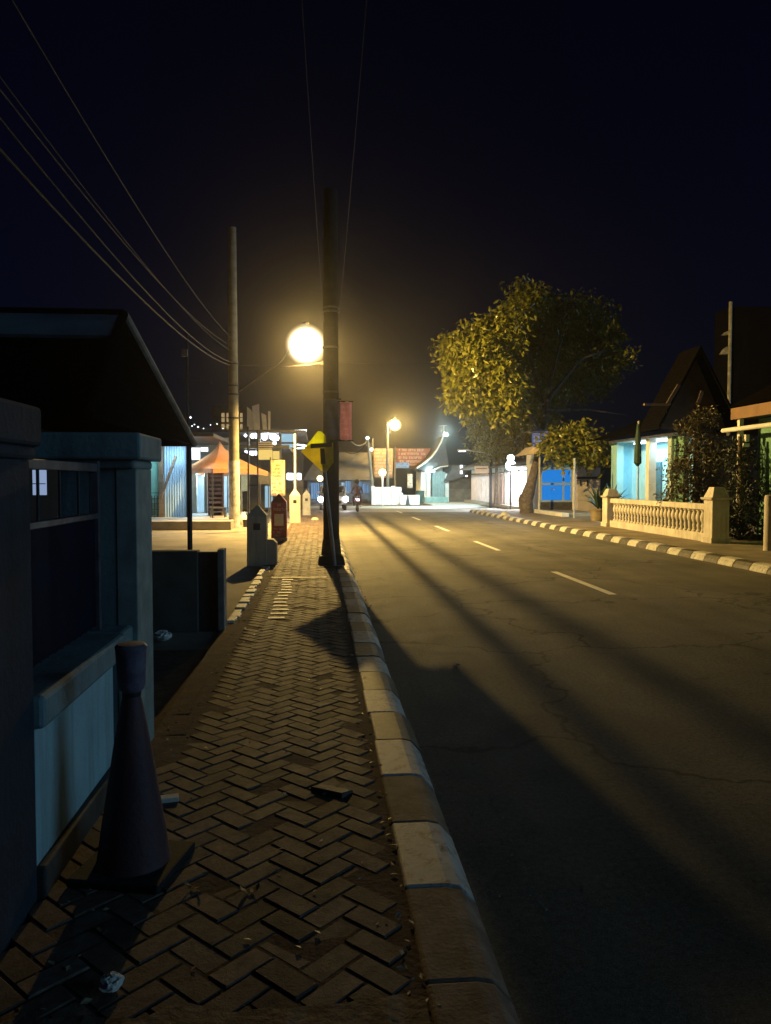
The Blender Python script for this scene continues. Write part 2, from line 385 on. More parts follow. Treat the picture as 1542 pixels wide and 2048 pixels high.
# painted bars on the pavers
pb = MB()
for k in range(13):
    y = 8.95+k*.29; xo = -.5+.02*math.sin(k)
    a = random.uniform(.07, .11)
    pb.add([(xo-a, y, .159), (xo+a, y, .159), (xo+a*random.uniform(.8, 1), y+.1, .159), (xo-a*random.uniform(.8, 1), y+.1, .159)], [(0, 1, 2, 3)])
pb.add([(-.8, 12.75, .1592), (.12, 12.72, .1592), (.12, 12.79, .1592), (-.8, 12.83, .1592)], [(0, 1, 2, 3)])
struct(pb.build('sidewalk_markings', MARK))
# left kerb, blocks
def kerb(x0, x1, ys, flip, mats, seq):
    mb = MB()
    for k, (a, b) in enumerate(zip(ys[:-1], ys[1:])):
        g = .006; dz = random.gauss(0, .004); dx = random.gauss(0, .004); z = .155+dz
        sx = 1 if not flip else -1; xi = x0 if not flip else x1; wd = x1-x0
        P = [(xi, -.1), (xi, z-.01), (xi+sx*.012, z), (xi+sx*(wd-.14), z), (xi+sx*(wd-.085), z-.012), (xi+sx*(wd-.025), .075+dz), (xi+sx*wd, .0), (xi+sx*wd, -.1)]
        poly = [(p[0]+dx, a+g, p[1]) for p in P]
        mb.prism(poly, (0, b-a-2*g, 0), seq(k))
    return struct(mb.build('kerb', mats, bevel=.008))
ys = [.07+.575*k for k in range(75)]
special = {3: 2, 4: 2, 5: 0, 6: 2, 7: 0}
kerb(.33, .64, ys, False, [KW, KD, KB], lambda k: special.get(k, 0 if k % 2 else 1))
struct(box(.34, -1, -.1, .6, 43, .03).build('kerb_footing', CONC_D))
gut = MB()
for k in range(150):
    y = 8+k*.21+random.uniform(-.1, .1); x = .65+abs(random.gauss(0, .03)); r = random.uniform(.004, .014)
    gut.ball((x, y, .005), r, 6, 4, .6)
o = gut.build('gutter_gravel', CONC); o['kind'] = 'stuff'
# right-hand pavement and kerb
ys2 = [6+.6*k for k in range(62)]
kerb(8.4, 8.7, ys2, True, [KW, KD, KB], lambda k: 0 if k % 2 else 1)
struct(box(8.69, 2, -.1, 17, 43, .14).build('pavement', M('right_pavement', (.24, .2, .15), (.14, .115, .085), 1.3, .85, .7, 30)))
struct(box(8.0, 54.01, -.1, 17, 75, .06).build('forecourt', CONC_L))
struct(MB().add([(-16, 7.5, .12), (-1.03, 7.5, .12), (-1.03, 43, .12), (-16, 43, .12)], [(0, 1, 2, 3)]).build('side_yard', YARDM))
struct(MB().add([(-6, -2, .125), (-1.02, -2, .125), (-1.02, 7.5, .125), (-6, 7.5, .125)], [(0, 1, 2, 3)]).build('front_yard', SOIL))

# ------------------------------------------------------------------ left foreground: gate pillars, low wall, fence, cone
def pillar(label, x0, x1, y0, y1, ztop, m, mc):
    t = thing('gate_pillar', label, 'gate pillar', ((x0+x1)/2, (y0+y1)/2, .12), 'gate pillars of the teal wall')
    box(x0, y0, .12, x1, y1, ztop-.2, ).build('shaft', m, t, bevel=.01)
    c = MB().box(x0-.05, y0-.05, ztop-.2, x1+.015, y1+.03, ztop-.15); c.box(x0-.1, y0-.1, ztop-.15, x1+(.03 if y0 < 3 else .06), y1+(.05 if y0 < 3 else .1), ztop)
    c.build('cap', mc, t, bevel=.015); return t
p1 = pillar('dark navy gate pillar nearest the traffic cone, cut by the picture edge', -1.7, -1.08, 2.5, 3.0, 2.03, NAVY, NAVY)
p2 = pillar('teal gate pillar with broad flat cap beyond the traffic cone', -1.47, -1.05, 4.49, 4.89, 2.02, TEALP, TEALC)
box(-1.15, 4.485, .12, -1.035, 4.885, 1.82).build('corner_strip', TEALS, p2, bevel=.006)
t = thing('low_wall', 'low teal painted wall with darker coping between the two gate pillars', 'wall', (-1.15, 3.7, .12))
box(-1.3, 3.001, .27, -1.082, 4.12, .8).build('wall_panel', TEAL, t, bevel=.006)
box(-1.34, 3.001, .1, -1.05, 4.49, .27).build('plinth', CONC_D, t, bevel=.01)
box(-1.36, 4.12, .27, -1.24, 4.489, .8).build('recess', CONC_D, t)
cp = MB().box(-1.36, 3.001, .8, -1.045, 4.25, .93); cp.box(-1.36, 4.251, .8, -1.06, 4.484, .93)
cp.build('coping', TEALC, t, bevel=.02)
t = thing('steel_fence', 'dark blue sheet steel fence standing on the low teal wall', 'fence', (-1.22, 3.7, .93))
box(-1.235, 3.03, .96, -1.215, 4.3, 1.56).build('sheet', SHEET, t)
fr = MB()
for y in (3.002, 4.32): fr.box(-1.25, y, .93, -1.2, y+.045, 1.86)
fr.box(-1.248, 3.047, 1.8, -1.202, 4.32, 1.845); fr.box(-1.248, 3.047, 1.545, -1.202, 4.32, 1.575)
fr.build('frame', STEELP, t, bevel=.004)
br = MB()
for k in range(1, 12): br.tube([(-1.225, 3.2+k*.095, .95), (-1.225, 3.2+k*.095, 1.5)], .009, 6)
for k in (3, 6, 9): br.tube([(-1.225, 3.2+k*.095, 1.5), (-1.225, 3.2+k*.095, 1.81)], .007, 6)
br.build('bars', STEEL, t)

cb = gp(268, 1735)
t = thing('traffic_cone', 'tall faded orange traffic cone with wide collar and black base', 'cone', (cb.x, cb.y, .15))
def rotsq(cx, cy, w, z0, z1, ang):
    c, s = math.cos(ang)*w, math.sin(ang)*w; q = [(cx+c, cy+s), (cx-s, cy+c), (cx-c, cy-s), (cx+s, cy-c)]
    return MB().add([(a, b, z0) for a, b in q]+[(a, b, z1) for a, b in q], [(3, 2, 1, 0), (4, 5, 6, 7)]+[(i, (i+1) % 4, 4+(i+1) % 4, 4+i) for i in range(4)])
rotsq(cb.x, cb.y, .27, .15, .185, rad(32)).build('base', CONEB, t, bevel=.008)
MB().lathe(cb.x, cb.y, [(.15, .185), (.145, .2), (.128, .32), (.075, .66), (.047, .82), (.036, .87), (.033, .885)], 28).build('body', ORNG, t, smooth=True)
MB().lathe(cb.x, cb.y, [(.034, .885), (.05, .9), (.055, .92), (.062, 1.06), (.064, 1.075), (.055, 1.085), (.03, 1.088)], 24).build('collar', COLLAR, t, smooth=True)
MB().lathe(cb.x, cb.y, [(.034, .868), (.038, .872), (.038, .888), (.034, .892)], 20).build('neck_ring', BLACK, t, smooth=True)

def scrap(p, w, h, mat, label, cat, name, ang, curl=.02):
    mb = MB(); n = 6; vs = []
    for i in range(n+1):
        for j in (0, 1):
            u = (i/n-.5)*w; v = (j-.5)*h
            vs.append((p.x+u*math.cos(ang)-v*math.sin(ang), p.y+u*math.sin(ang)+v*math.cos(ang), p.z+.006+curl*(1-math.cos((i/n-.5)*3))+.004*math.sin(i*2.3+j)))
    mb.add(vs, [(2*i, 2*i+2, 2*i+3, 2*i+1) for i in range(n)])
    o = one(name, mb, mat, label, cat); s = o.modifiers.new('t', 'SOLIDIFY'); s.thickness = .0015; return o
pk = gp(338, 1602)
o = one('cigarette_pack', MB().obox((pk.x, pk.y, .163), (.045, .01, 0), (-.006, .027, 0), (0, 0, .011)), PAPER, 'small pale cardboard packet lying on the pavers right of the cone', 'litter', bevel=.002)
def crumple(p, r, label, cat, name):
    mb = MB().ball((p.x, p.y, p.z+r*.55), r, 16, 10, .6)
    mb.v = [(p.x+(v[0]-p.x)*f, p.y+(v[1]-p.y)*f, p.z+.003+max(0, (v[2]-p.z)*f)) for v in mb.v for f in (random.uniform(.82, 1.12),)]
    return one(name, mb, PAPER, label, cat)
crumple(gp(222, 1980), .038, 'crumpled white paper scrap on the pavers at the near end of the walk', 'litter', 'paper_scrap')
scrap(gp(500, 1785), .075, .03, DRYL, 'dry curled leaf on the pavers below the sidewalk middle', 'leaf', 'fallen_leaf', .2)
scrap(gp(388, 1778), .08, .02, DRYL, 'thin dry leaf lying on a brick right of the cone base', 'leaf', 'fallen_leaf', -.3)
tw = gp(350, 1700); one('twig', MB().tube([tw+Vector((-.06, .05, .012)), tw+Vector((0, .01, .02)), tw+Vector((.06, -.045, .01))], [.004, .0035, .002], 6), WOOD, 'thin pale twig on the pavers beside the cone base', 'twig')
crumple(gp(325, 1282, .13), .09, 'crumpled white plastic bag on the dark ground behind the teal pillar', 'litter', 'plastic_bag')
for px, py, l in ((912, 1333, 'white scrap lying on the asphalt at the tip of the banner shadow'),):
    scrap(gp(px, py, 0), .07, .05, PAPER, l, 'litter', 'paper_scrap', .8, .01)

db = MB()
for k in range(420):
    y = 1.6+18*random.random()**1.5; x = random.choice((random.uniform(-.9, .3), random.gauss(.3, .03), random.gauss(-.85, .06))); r = random.uniform(.003, .011); a = random.uniform(0, 6.3); z = .153+random.uniform(.0, .004)
    db.add([(x+r*2*math.cos(a), y+r*2*math.sin(a), z), (x-r*math.sin(a), y+r*math.cos(a), z+r*.7), (x-r*2*math.cos(a), y-r*2*math.sin(a), z+.001), (x+r*math.sin(a), y-r*math.cos(a), z-.001)], [(0, 1, 2), (0, 2, 3)])
o = db.build('fallen_litter', m_leaf('litter_flakes', (.1, .06, .03), (.55, .45, .32), .5)); o['kind'] = 'stuff'
gr_ = MB()
for k in range(420):
    y = 3+30*random.random()**1.3; x = .66+abs(random.gauss(0, .28)); r = random.uniform(.002, .007)
    gr_.add([(x-r, y-r, .001), (x+r, y-r*.6, .001), (x+r*.5, y+r, .001), (x, y, r*1.3)], [(0, 1, 3), (1, 2, 3), (2, 0, 3)])
o = gr_.build('road_grit', m_leaf('grit', (.12, .1, .08), (.4, .36, .3), .8)); o['kind'] = 'stuff'
# dark wall at the corner of the side yard
t = thing('yard_wall', 'low dark concrete wall with darker end panel at the side yard corner', 'wall', (-1.6, 8.45, .12))
box(-3.2, 8.38, .1, -1.3, 8.55, 1.0).build('wall_face', M('mossy_wall', (.11, .115, .095), (.07, .072, .06), 3), t, bevel=.01)
box(-1.3, 8.42, .1, -1.09, 8.5, .985).build('darker_panel', STEEL, t)  # separate darker panel at the wall's end
box(-1.09, 8.36, .1, -1.02, 8.58, 1.015).build('end_post', CONC, t, bevel=.008)

# ------------------------------------------------------------------ left house with hip roof
hy0, hy1 = 6.5, 11.9
eaveNE = at(388, 893, hy1); ze = eaveNE.z; xe = eaveNE.x
rdg = at(248, 634, 9.3); xw = -8.0
t = thing('corner_house', 'dark low house with steep hip roof behind the teal gate', 'house', (-4.5, 9.2, .12))
wl = box(-7.4, 7.4, .1, xe-.9, 11.2, ze+.05).build('wall', M('dark_wall', (.03, .03, .032), (.02, .02, .022), 3, .95, spec=.1), t)  # even near-black colour for the house wall
rf = MB(); A, B, C, D = (xe, hy0, ze), (xe, hy1, ze), (xw, hy1, ze), (xw, hy0, ze); R1, R2 = (rdg.x, rdg.y, rdg.z), (xw+1.6, rdg.y, rdg.z)
rf.add([A, B, C, D, R1, R2], [(0, 1, 4), (1, 2, 5, 4), (2, 3, 5), (3, 0, 4, 5), (3, 2, 1, 0)])
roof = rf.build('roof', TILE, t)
zs = MB(); off = Vector((0, -.04, .04))
def lerp(a, b, k): return Vector(a)+(Vector(b)-Vector(a))*k
q = [lerp(R1, A, .03), lerp(R1, A, .3), lerp(R2, D, .3), lerp(R2, D, .03)]
zs.prism([p+off for p in q], (0, .03, -.03)); zs.build('zinc_sheet', ZINC, roof)
MB().tube([Vector(R1)+Vector((0, 0, .03)), Vector(B)+Vector((0, 0, .03))], .055, 8).build('hip_cap', CONC, roof)
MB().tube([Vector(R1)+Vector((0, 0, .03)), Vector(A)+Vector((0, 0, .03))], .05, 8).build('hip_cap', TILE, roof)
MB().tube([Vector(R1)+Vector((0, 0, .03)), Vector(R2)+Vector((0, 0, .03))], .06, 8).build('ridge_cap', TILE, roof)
pw = at(380, 1095, 11.7)
MB().tube([(pw.x, 11.7, .1), (pw.x, 11.7, ze)], .038, 10).build('porch_post', BLACK, t)
w = MB(); wp = at(68, 990, 7.38); wq = at(93, 940, 7.38)
wn = w.box(wp.x, 7.35, wp.z, wq.x, 7.38, wq.z).build('window', E_WIN, t); wn['label'] = 'small lit bluish window'
MB().box(wp.x+.05, 7.335, wp.z, wp.x+.062, 7.349, wq.z).box(wp.x, 7.337, wp.z+.1, wq.x, 7.349, wp.z+.108).build('window_bar', STEEL, wn)
wp = at(128, 985, 7.38); wq = at(168, 943, 7.38); wn = box(wp.x, 7.35, wp.z, wq.x, 7.38, wq.z).build('window', E_WIND, t); wn['label'] = 'dim bluish window'

# aerial mast behind the house
ab = at(376, 860, 19.5); t = thing('aerial_mast', 'thin dark aerial mast with crossbars above the hip roof end', 'aerial', (ab.x, 19.5, .12))
MB().tube([(ab.x, 19.5, .12), (ab.x, 19.5, ZA(672, 19.5))], .03, 8).build('mast', STEEL, t)
arm = MB(); z1 = ZA(765, 19.5)
arm.tube([(ab.x-.25, 19.5, z1), (ab.x+.5, 19.5, z1+.02), (ab.x+.58, 19.5, z1-.08)], .018, 6); arm.build('crossbar', CONC_D, t)
bx = MB(); bx.obox((ab.x-.05, 19.45, ZA(712, 19.5)), (.07, 0, 0), (0, .05, 0), (0, 0, .09)); bx.build('insulator', CONC, t)

# ------------------------------------------------------------------ utility poles, street lamps and cables
LP = at(612, 690, 26.5); SOD = (1.0, .65, .18)
UP1 = gp(469, 1056, .12); UP1 = Vector((UP1.x, UP1.y, .12))
t = thing('utility_pole', 'tall concrete pole with whitewashed foot standing beside the orange tent', 'utility pole', UP1)
MB().tube([(UP1.x, UP1.y, 1.25), (UP1.x, UP1.y, 10.4)], [.185, .135], 16).build('shaft', POLE, t, smooth=True)
MB().tube([(UP1.x, UP1.y, .1), (UP1.x, UP1.y, 2.45)], [.2, .192], 16).build('whitewashed_foot', POLEW, t, smooth=True)
for z in (5.0, 4.7, 3.9, 5.75): MB().tube([(UP1.x, UP1.y, z), (UP1.x, UP1.y, z+.05)], .19, 14).build('clamp', STEEL, t)
def bloom_lamp(label, root, arm_pts, c, r, group='street lamps with glow balls', hood=True):
    t = thing('street_lamp', label, 'street lamp', root, group)
    MB().tube(arm_pts, .03, 8).build('arm', STEEL, t)
    m, n, o = nt('bloom_ball'); em = N(n, 'ShaderNodeEmission'); em.inputs[0].default_value = (1, .84, .52, 1); em.inputs[1].default_value = 16
    lw = N(n, 'ShaderNodeLayerWeight'); lw.inputs[0].default_value = .5      # lamp bloom put into the ball: bright middle fading to a clear rim
    rr = ramp(n, lw.outputs['Facing'], [(0, (.5, .5, .5)), (.16, (.26, .26, .26)), (.33, (.07, .07, .07)), (.48, (.016, .016, .016)), (.66, (.004, .004, .004)), (.92, (0, 0, 0))])
    ml = N(n, 'ShaderNodeMath', operation='MULTIPLY'); ml.inputs[1].default_value = 16; n.links.new(rr, ml.inputs[0]); n.links.new(ml.outputs[0], em.inputs[1])
    tr = N(n, 'ShaderNodeBsdfTransparent'); mx = N(n, 'ShaderNodeAddShader')
    n.links.new(tr.outputs[0], mx.inputs[0]); n.links.new(em.outputs[0], mx.inputs[1]); n.links.new(mx.outputs[0], o.inputs['Surface'])
    MB().ball(c, r, 40, 28).build('globe', m, t, smooth=True)  # ball sized to the lamp's bloom, larger than a real globe
    MB().lathe(c[0], c[1], [(.05, c[2]+r+.06), (.09, c[2]+r+.04), (.11, c[2]+r-.005), (.1, c[2]+r-.02)][::-1], 16).build('holder', STEEL, t, smooth=True)
    return t
a0 = at(478, 782, 26.8); a1 = at(560, 725, 26.6)
top = LP+Vector((0, 0, .45))
bloom_lamp('street lamp with large added glow ball on long arm from the whitewashed pole', (UP1.x+.19, UP1.y, a0.z),
           [(UP1.x+.17, UP1.y, a0.z), a1, (LP.x-.5, LP.y, LP.z-.1), (LP.x-.42, LP.y, LP.z-.05)], LP, .72)
sp_ = lamp('sodium_bulb', 'SPOT', LP, 13500, SOD, .09, spot_size=rad(180), spot_blend=.5); sp_.rotation_euler = Vector((.61, .08, -.79)).to_track_quat('-Z', 'Y').to_euler()
lamp('sodium_glow', 'SPOT', LP, 1350, SOD, .09, spot_size=rad(180), spot_blend=.25).rotation_euler = Vector((1, -.3, 0)).to_track_quat('-Z', 'Y').to_euler()
L2 = at(790, 850, 60); P2 = Vector((XA(775, 60.2), 60.2, 0))
t2 = thing('lamp_pole', 'slim pole carrying the farther street lamp beyond the junction', 'lamp pole', P2)
MB().tube([(P2.x, P2.y, 0), (P2.x, P2.y, 6.3)], [.13, .09], 12).build('shaft', POLE, t2, smooth=True)
bloom_lamp('smaller looking street lamp with added glow ball on slim pole beyond the junction', (P2.x, P2.y, 6.1),
           [(P2.x, P2.y, 6.1), (P2.x+.3, 60.1, 6.5), (L2.x, L2.y, L2.z+.44)], L2, .52)
lamp('sodium_bulb', 'POINT', L2, 2600, SOD, .11)

NP = gp(663, 1128)
t = thing('utility_pole', 'dark pole carrying two banners at the kerb behind the yellow T sign', 'utility pole', NP)
MB().tube([(NP.x, NP.y+.15, .1), (NP.x, NP.y+.15, 7.3)], [.158, .135], 18).build('shaft', POLED, t, smooth=True)
ft = MB().frus(NP.x, NP.y+.1, .12, .54, .56, .32, .46, .46); ft.build('footing', CONC_D, t, bevel=.03)
MB().tube([(NP.x, NP.y+.15, .32), (NP.x, NP.y+.15, .62)], [.2, .165], 14).build('collar', CONC_D, t, smooth=True)
for z in (4.3, 4.98, 5.06, 3.45): MB().tube([(NP.x, NP.y+.15, z), (NP.x, NP.y+.15, z+.03)], .165, 14).build('band', STEEL, t)
# banners tied to the pole
by = NP.y-.07
def banner(name, px0, px1, py0, py1, Y, m, ink, nr, label, cat='banner', group=None, thick=.012):
    a, b = at(px0, py1, Y), at(px1, py0, Y)
    t = thing(name, label, cat, ((a.x+b.x)/2, Y, a.z), group)
    mb = MB(); n = 8; vs = []
    for i in range(n+1):
        for j in range(n+1):
            vs.append((a.x+(b.x-a.x)*i/n, Y+.012*math.sin(i*1.1+j*.7), a.z+(b.z-a.z)*j/n))
    mb.add(vs, [(i*(n+1)+j, (i+1)*(n+1)+j, (i+1)*(n+1)+j+1, i*(n+1)+j+1) for i in range(n) for j in range(n)])
    o = mb.build('cloth', m, t, smooth=True); s = o.modifiers.new('t', 'SOLIDIFY'); s.thickness = thick; s.offset = 0
    if ink: rows(MB(), (a.x, Y-.025, a.z), (1, 0, 0), (0, 0, 1), b.x-a.x, b.z-a.z, nr).build('lettering', ink, t)
    
    for z in (a.z, b.z): MB().tube([(a.x-.03, Y, z), (b.x+.03, Y, z)], .012, 6).build('rod', STEEL, t)
    return t
banner('pole_banner', 649, 679, 798, 880, by, BANG, None, 0, 'greyish blue blank banner hung high on the dark pole')
banner('pole_banner', 680, 703, 803, 881, by, BANP, INKW, 7, 'pinkish red banner with white lettering hung right of the blank banner')
# T junction sign on a leaning post
sy = NP.y-.2
t = thing('road_sign', 'yellow diamond T junction warning sign on a leaning grey post', 'road sign', gp(668, 1122))
b0 = gp(668, 1122); s0 = at(645, 905, sy)
MB().tube([(b0.x, NP.y-.24, .14), (s0.x, sy, s0.z)], .036, 10).build('post', GALV, t, smooth=True)
def plate(pts, Y, th=.006): return MB().prism([(at(px, py, Y).x, Y, at(px, py, Y).z) for px, py in pts], (0, th, 0))
plate([(601, 903), (606, 898), (621, 888), (666, 885), (667, 925), (655, 941), (649, 945), (642, 941)], sy-.05).build('plate', YELL, t, bevel=.002)
plate([(636, 862), (643, 863), (652, 872), (653, 890), (612, 897), (608, 897)], sy-.02).build('upper_plate', YELB, t)
tm = MB()
for pts in ([(621, 887.5), (664, 885), (664, 894), (621, 897)], [(640, 896.5), (649, 896), (651, 928), (641.5, 928)]):
    tm.prism([(at(px, py, sy-.054).x, sy-.054, at(px, py, sy-.054).z) for px, py in pts], (0, .003, 0))
tm.build('symbol', BLACK, t)

# cables
def cable(a, b, sag, r, mat, label, group, n=28):
    a, b = Vector(a), Vector(b); pts = [a+(b-a)*(i/n)-Vector((0, 0, 4*sag*(i/n)*(1-i/n))) for i in range(n+1)]
    return one('overhead_cable', MB().tube(pts, r, 6), mat, label, 'cable', group)
G1 = 'cables from the dark banner pole'
cable((NP.x+.1, NP.y+.2, 4.3), (.8, 60.5, 3.9), .25, .04, CABLE, 'thick black cable from the dark pole toward the far house, lowest of two', G1)
cable((NP.x+.12, NP.y+.2, 5.0), (.9, 60.5, 4.3), .25, .034, CABLE, 'black cable from the dark pole toward the far house, upper of two', G1)
cable((NP.x-.13, NP.y+.1, 4.8), (-.45, -14, 5.6), .55, .0035, CABLE, 'thin cable running overhead from the left of the dark pole', G1)
cable((NP.x+.16, NP.y+.1, 4.9), (.12, -14, 5.7), .55, .0035, CABLE, 'thin cable running overhead from the right of the dark pole', G1)
G2 = 'cables from the whitewashed pole'
for i, (dx, z0, z1, sg, r) in enumerate(((0, 5.72, 6.6, 1.35, .013), (.12, 5.8, 6.8, 1.5, .009), (-.1, 6.45, 7.4, 1.3, .009), (.1, 6.6, 7.9, 1.2, .008), (.05, 6.2, 7.0, 1.25, .006))):
    cable((UP1.x-.1+dx, UP1.y-.1, z0), (UP1.x+.1+dx*3, -12, z1), sg, r, CABLEG,
          ['thickest grey cable sagging left from the whitewashed pole', 'thin cable just above the thickest one left of the whitewashed pole', 'cable leaving the whitewashed pole high toward the upper left',
           'topmost thin cable leaving the whitewashed pole toward the upper left', 'faint middle cable between the others left of the whitewashed pole'][i], G2)
c0 = at(640, 726, 27); c1 = at(885, 727, 37)
cable((UP1.x+.1, UP1.y, 5.76), c0, .1, .006, CABLE, 'short cable from the whitewashed pole passing behind the lamp', G2)
cable(c0, c1, .02, .008, CABLEG, 'thin level cable from behind the lamp to the big tree', G2)

# ------------------------------------------------------------------ bollards along the walk
def bollard(label, px, py, w, hs, ht, m, stub=False, poster=False, zoff=.14):
    g = gp(px, py, .14); y = g.y+w/2
    t = thing('bollard', label, 'bollard', (g.x, y, .14), 'square bollards along the left of the walk')
    MB().frus(g.x, y, zoff-.02, w*1.04, w*1.04, .14+hs, w, w).build('shaft', m, t, bevel=.012)
    MB().frus(g.x, y, .14+hs, w*1.02, w*1.02, .14+ht, .03, .03).build('cap', m, t, bevel=.006)
    if not poster:
        z = .14+hs*.78; q = w*.17
        MB().box(g.x-q, y-w/2-.006, z-q, g.x+q, y-w/2+.003, z+q).build('inset', BLACK, t)
    else:
        z = .14+hs*.34; MB().box(g.x-w*.3, y-w/2-.016, z+.06, g.x+w*.3, y-w/2-.003, z+hs*.36).build('poster', PAPER, t)
        rows(MB(), (g.x-w*.4, y-w/2-.014, .14+hs*.1), (1, 0, 0), (0, 0, 1), w*.8, hs*.26, 3).build('lettering', INKW, t)
        rows(MB(), (g.x-w*.4, y-w/2-.014, .14+hs*.76), (1, 0, 0), (0, 0, 1), w*.8, hs*.22, 2).build('lettering', INKW, t)
        MB().frus(g.x, y, .13, w*1.08, w*1.08, .14+hs*.1, w*1.05, w*1.05).build('foot', GREYB, t)
    if stub:
        x0 = g.x+w/2; s = MB().prism([(x0, y-w*.42, .12), (x0+.19, y-w*.42, .12), (x0+.19, y-w*.42, .56), (x0+.12, y-w*.42, .63), (x0, y-w*.42, .64)], (0, w*.84, 0)); s.build('side_stub', m, t, bevel=.008)
    return t
bollard('beige bollard with side stub, the nearest one beside the side yard', 514, 1131, .37, .95, 1.15, BEIGE, stub=True)
bollard('dark red wrapped bollard with white poster behind the beige one', 558, 1083, .4, 1.05, 1.27, REDW, poster=True)
bollard('cream bollard with black inset farther along the walk', 590, 1046, .4, 1.05, 1.32, CREAMP)
bollard('grey bollard standing right of the cream bollard', 613, 1031, .36, .95, 1.2, GREYB)
sp = gp(630, 1040); one('painted_stone', MB().ball((sp.x, sp.y, .15), .16, 14, 8, .7), STONE, 'rounded whitewashed stone on the walk behind the sign post', 'stone', smooth=True)

# ------------------------------------------------------------------ left shop and tent
FY = 29.0
t = thing('shop_building', 'open fronted shop with pale blue folding doors left of the orange tent', 'shop', (-6, 30, .12))
box(-11, 25.9, .1, XA(462, 26), 33.6, .42).build('step', PLATF, t, bevel=.02)
zt = ZA(880, FY)
box(-11, FY, .42, XA(319, FY), FY+.2, zt).build('green_wall', M('teal_shop_wall', (.25, .55, .47), (.2, .45, .38), 2), t)
box(-11, FY-.03, ZA(922, FY), XA(319, FY), FY-.002, ZA(899, FY)).build('pink_band', PINKW, t)
gr = MB()
for k in range(6):
    x = XA(297, FY-.1)+k*.1; gr.box(x, FY-.12, .42, x+.025, FY-.1, ZA(990, FY))
for k in range(5): gr.box(XA(290, FY), FY-.121, .5+k*.2, XA(319, FY), FY-.101, .525+k*.2)
gr.build('grille', STEEL, t)
box(XA(319, FY), FY-.15, .42, XA(327, FY), FY+.1, zt).build('post', WOOD, t)
dr = MB(); x0, x1 = XA(328, FY), XA(373, FY); n = 9
for k in range(n):
    a, b = x0+(x1-x0)*k/n, x0+(x1-x0)*(k+1)/n
    dr.prism([(a, FY, .42), ((a+b)/2, FY-.05, .42), (b, FY, .42), (b, FY+.04, .42), (a, FY+.04, .42)], (0, 0, zt-.55))
dr.build('folding_door', M('pale_blue_door', (.45, .6, .72), (.33, .47, .6), 1.5, .5), t)
box(XA(373, FY), FY-.1, .42, XA(380, FY), FY+.1, zt).build('post', STEEL, t)
box(-11, 33.4, .42, XA(474, 33), 33.6, 3.6).build('back_wall', M('shop_back_wall', (.5, .6, .66), (.4, .5, .56), 1.5), t)
box(-11, FY-1.7, zt, XA(440, FY), 33.6, zt+.12).build('roof', ROOFM, t)
lp = MB().box(XA(378, FY-.5), FY-.5, ZA(921, FY), XA(400, FY-.5), FY-.4, ZA(898, FY)); lp.build('lit_sign', E_WHITE, t)
lp = MB().box(XA(402, FY-.5), FY-.5, ZA(905, FY), XA(416, FY-.5), FY-.4, ZA(897, FY)); lp.build('lit_sign', E_WHITE, t)
cu = MB()
for px0, px1 in ((384, 394), (408, 415)):
    a, b = XA(px0, 30.5), XA(px1, 30.5)
    for k in range(6):
        u = a+(b-a)*k/6; cu.prism([(u, 30.5, .5), (u+(b-a)/12, 30.46, .5), (u+(b-a)/6, 30.5, .5), (u+(b-a)/6, 30.52, .5), (u, 30.52, .5)], (0, 0, 1.75))
cu.build('curtain', M('pale_curtain', (.7, .74, .66), (.55, .6, .55), 3), t)
tb = MB().tube([(XA(395, 31.5), 31.5, 2.15), (XA(450, 31.5), 31.5, 2.15)], .03, 8); tb.build('tube_light', E_COOL, t)
lamp('shop_tube', 'POINT', (XA(405, 30.0), 30.9, 2.0), 420, (.5, .8, 1), .2)
MB().tube([(XA(345, FY-.9), FY-.9, zt-.08), (XA(368, FY-.9), FY-.9, zt-.08)], .03, 8).build('tube_light', E_COOL, t)
lamp('eave_tube', 'AREA', (XA(356, FY-1), FY-.9, zt-.12), 90, (.5, .8, 1), shape='RECTANGLE', size=1.6, size_y=.2)
lm = MB().bar(at(352, 912, FY-.4), at(320, 1000, FY-.4), .14, .08)
one('leaning_timber', lm, WOOD, 'weathered plank leaning against the pale blue folding doors', 'plank')
rk = thing('display_rack', 'brown display rack of stacked shelves under the orange tent', 'rack', (XA(432, 30), 30, .42))
f = MB(); a, b = XA(416, 30), XA(446, 30)
for x in (a, b-.05): f.box(x, 29.9, .42, x+.05, 30.3, 2.1)
f.box(a+.05, 30.25, .42, b-.05, 30.29, 2.1)
f.build('frame', M('rack_brown', (.1, .065, .065), (.07, .045, .045), 5), rk)
for k in range(9): box(a+.052, 29.88, .55+k*.17, b-.052, 30.24, .62+k*.17+random.uniform(-.02, .03)).build('shelf', M('rack_shelf', (.2, .15, .16), (.12, .085, .09), 9), rk)
f = MB(); a, b = XA(420, 28.6), XA(452, 28.6); f.box(a, 28.4, .74, b, 28.9, .78)
for x in (a+.02, b-.06):
    for y in (28.42, 28.84): f.box(x, y, .42, x+.04, y+.04, .739)
one('bench', f, STEEL, 'low dark bench on the step in front of the display rack', 'bench')
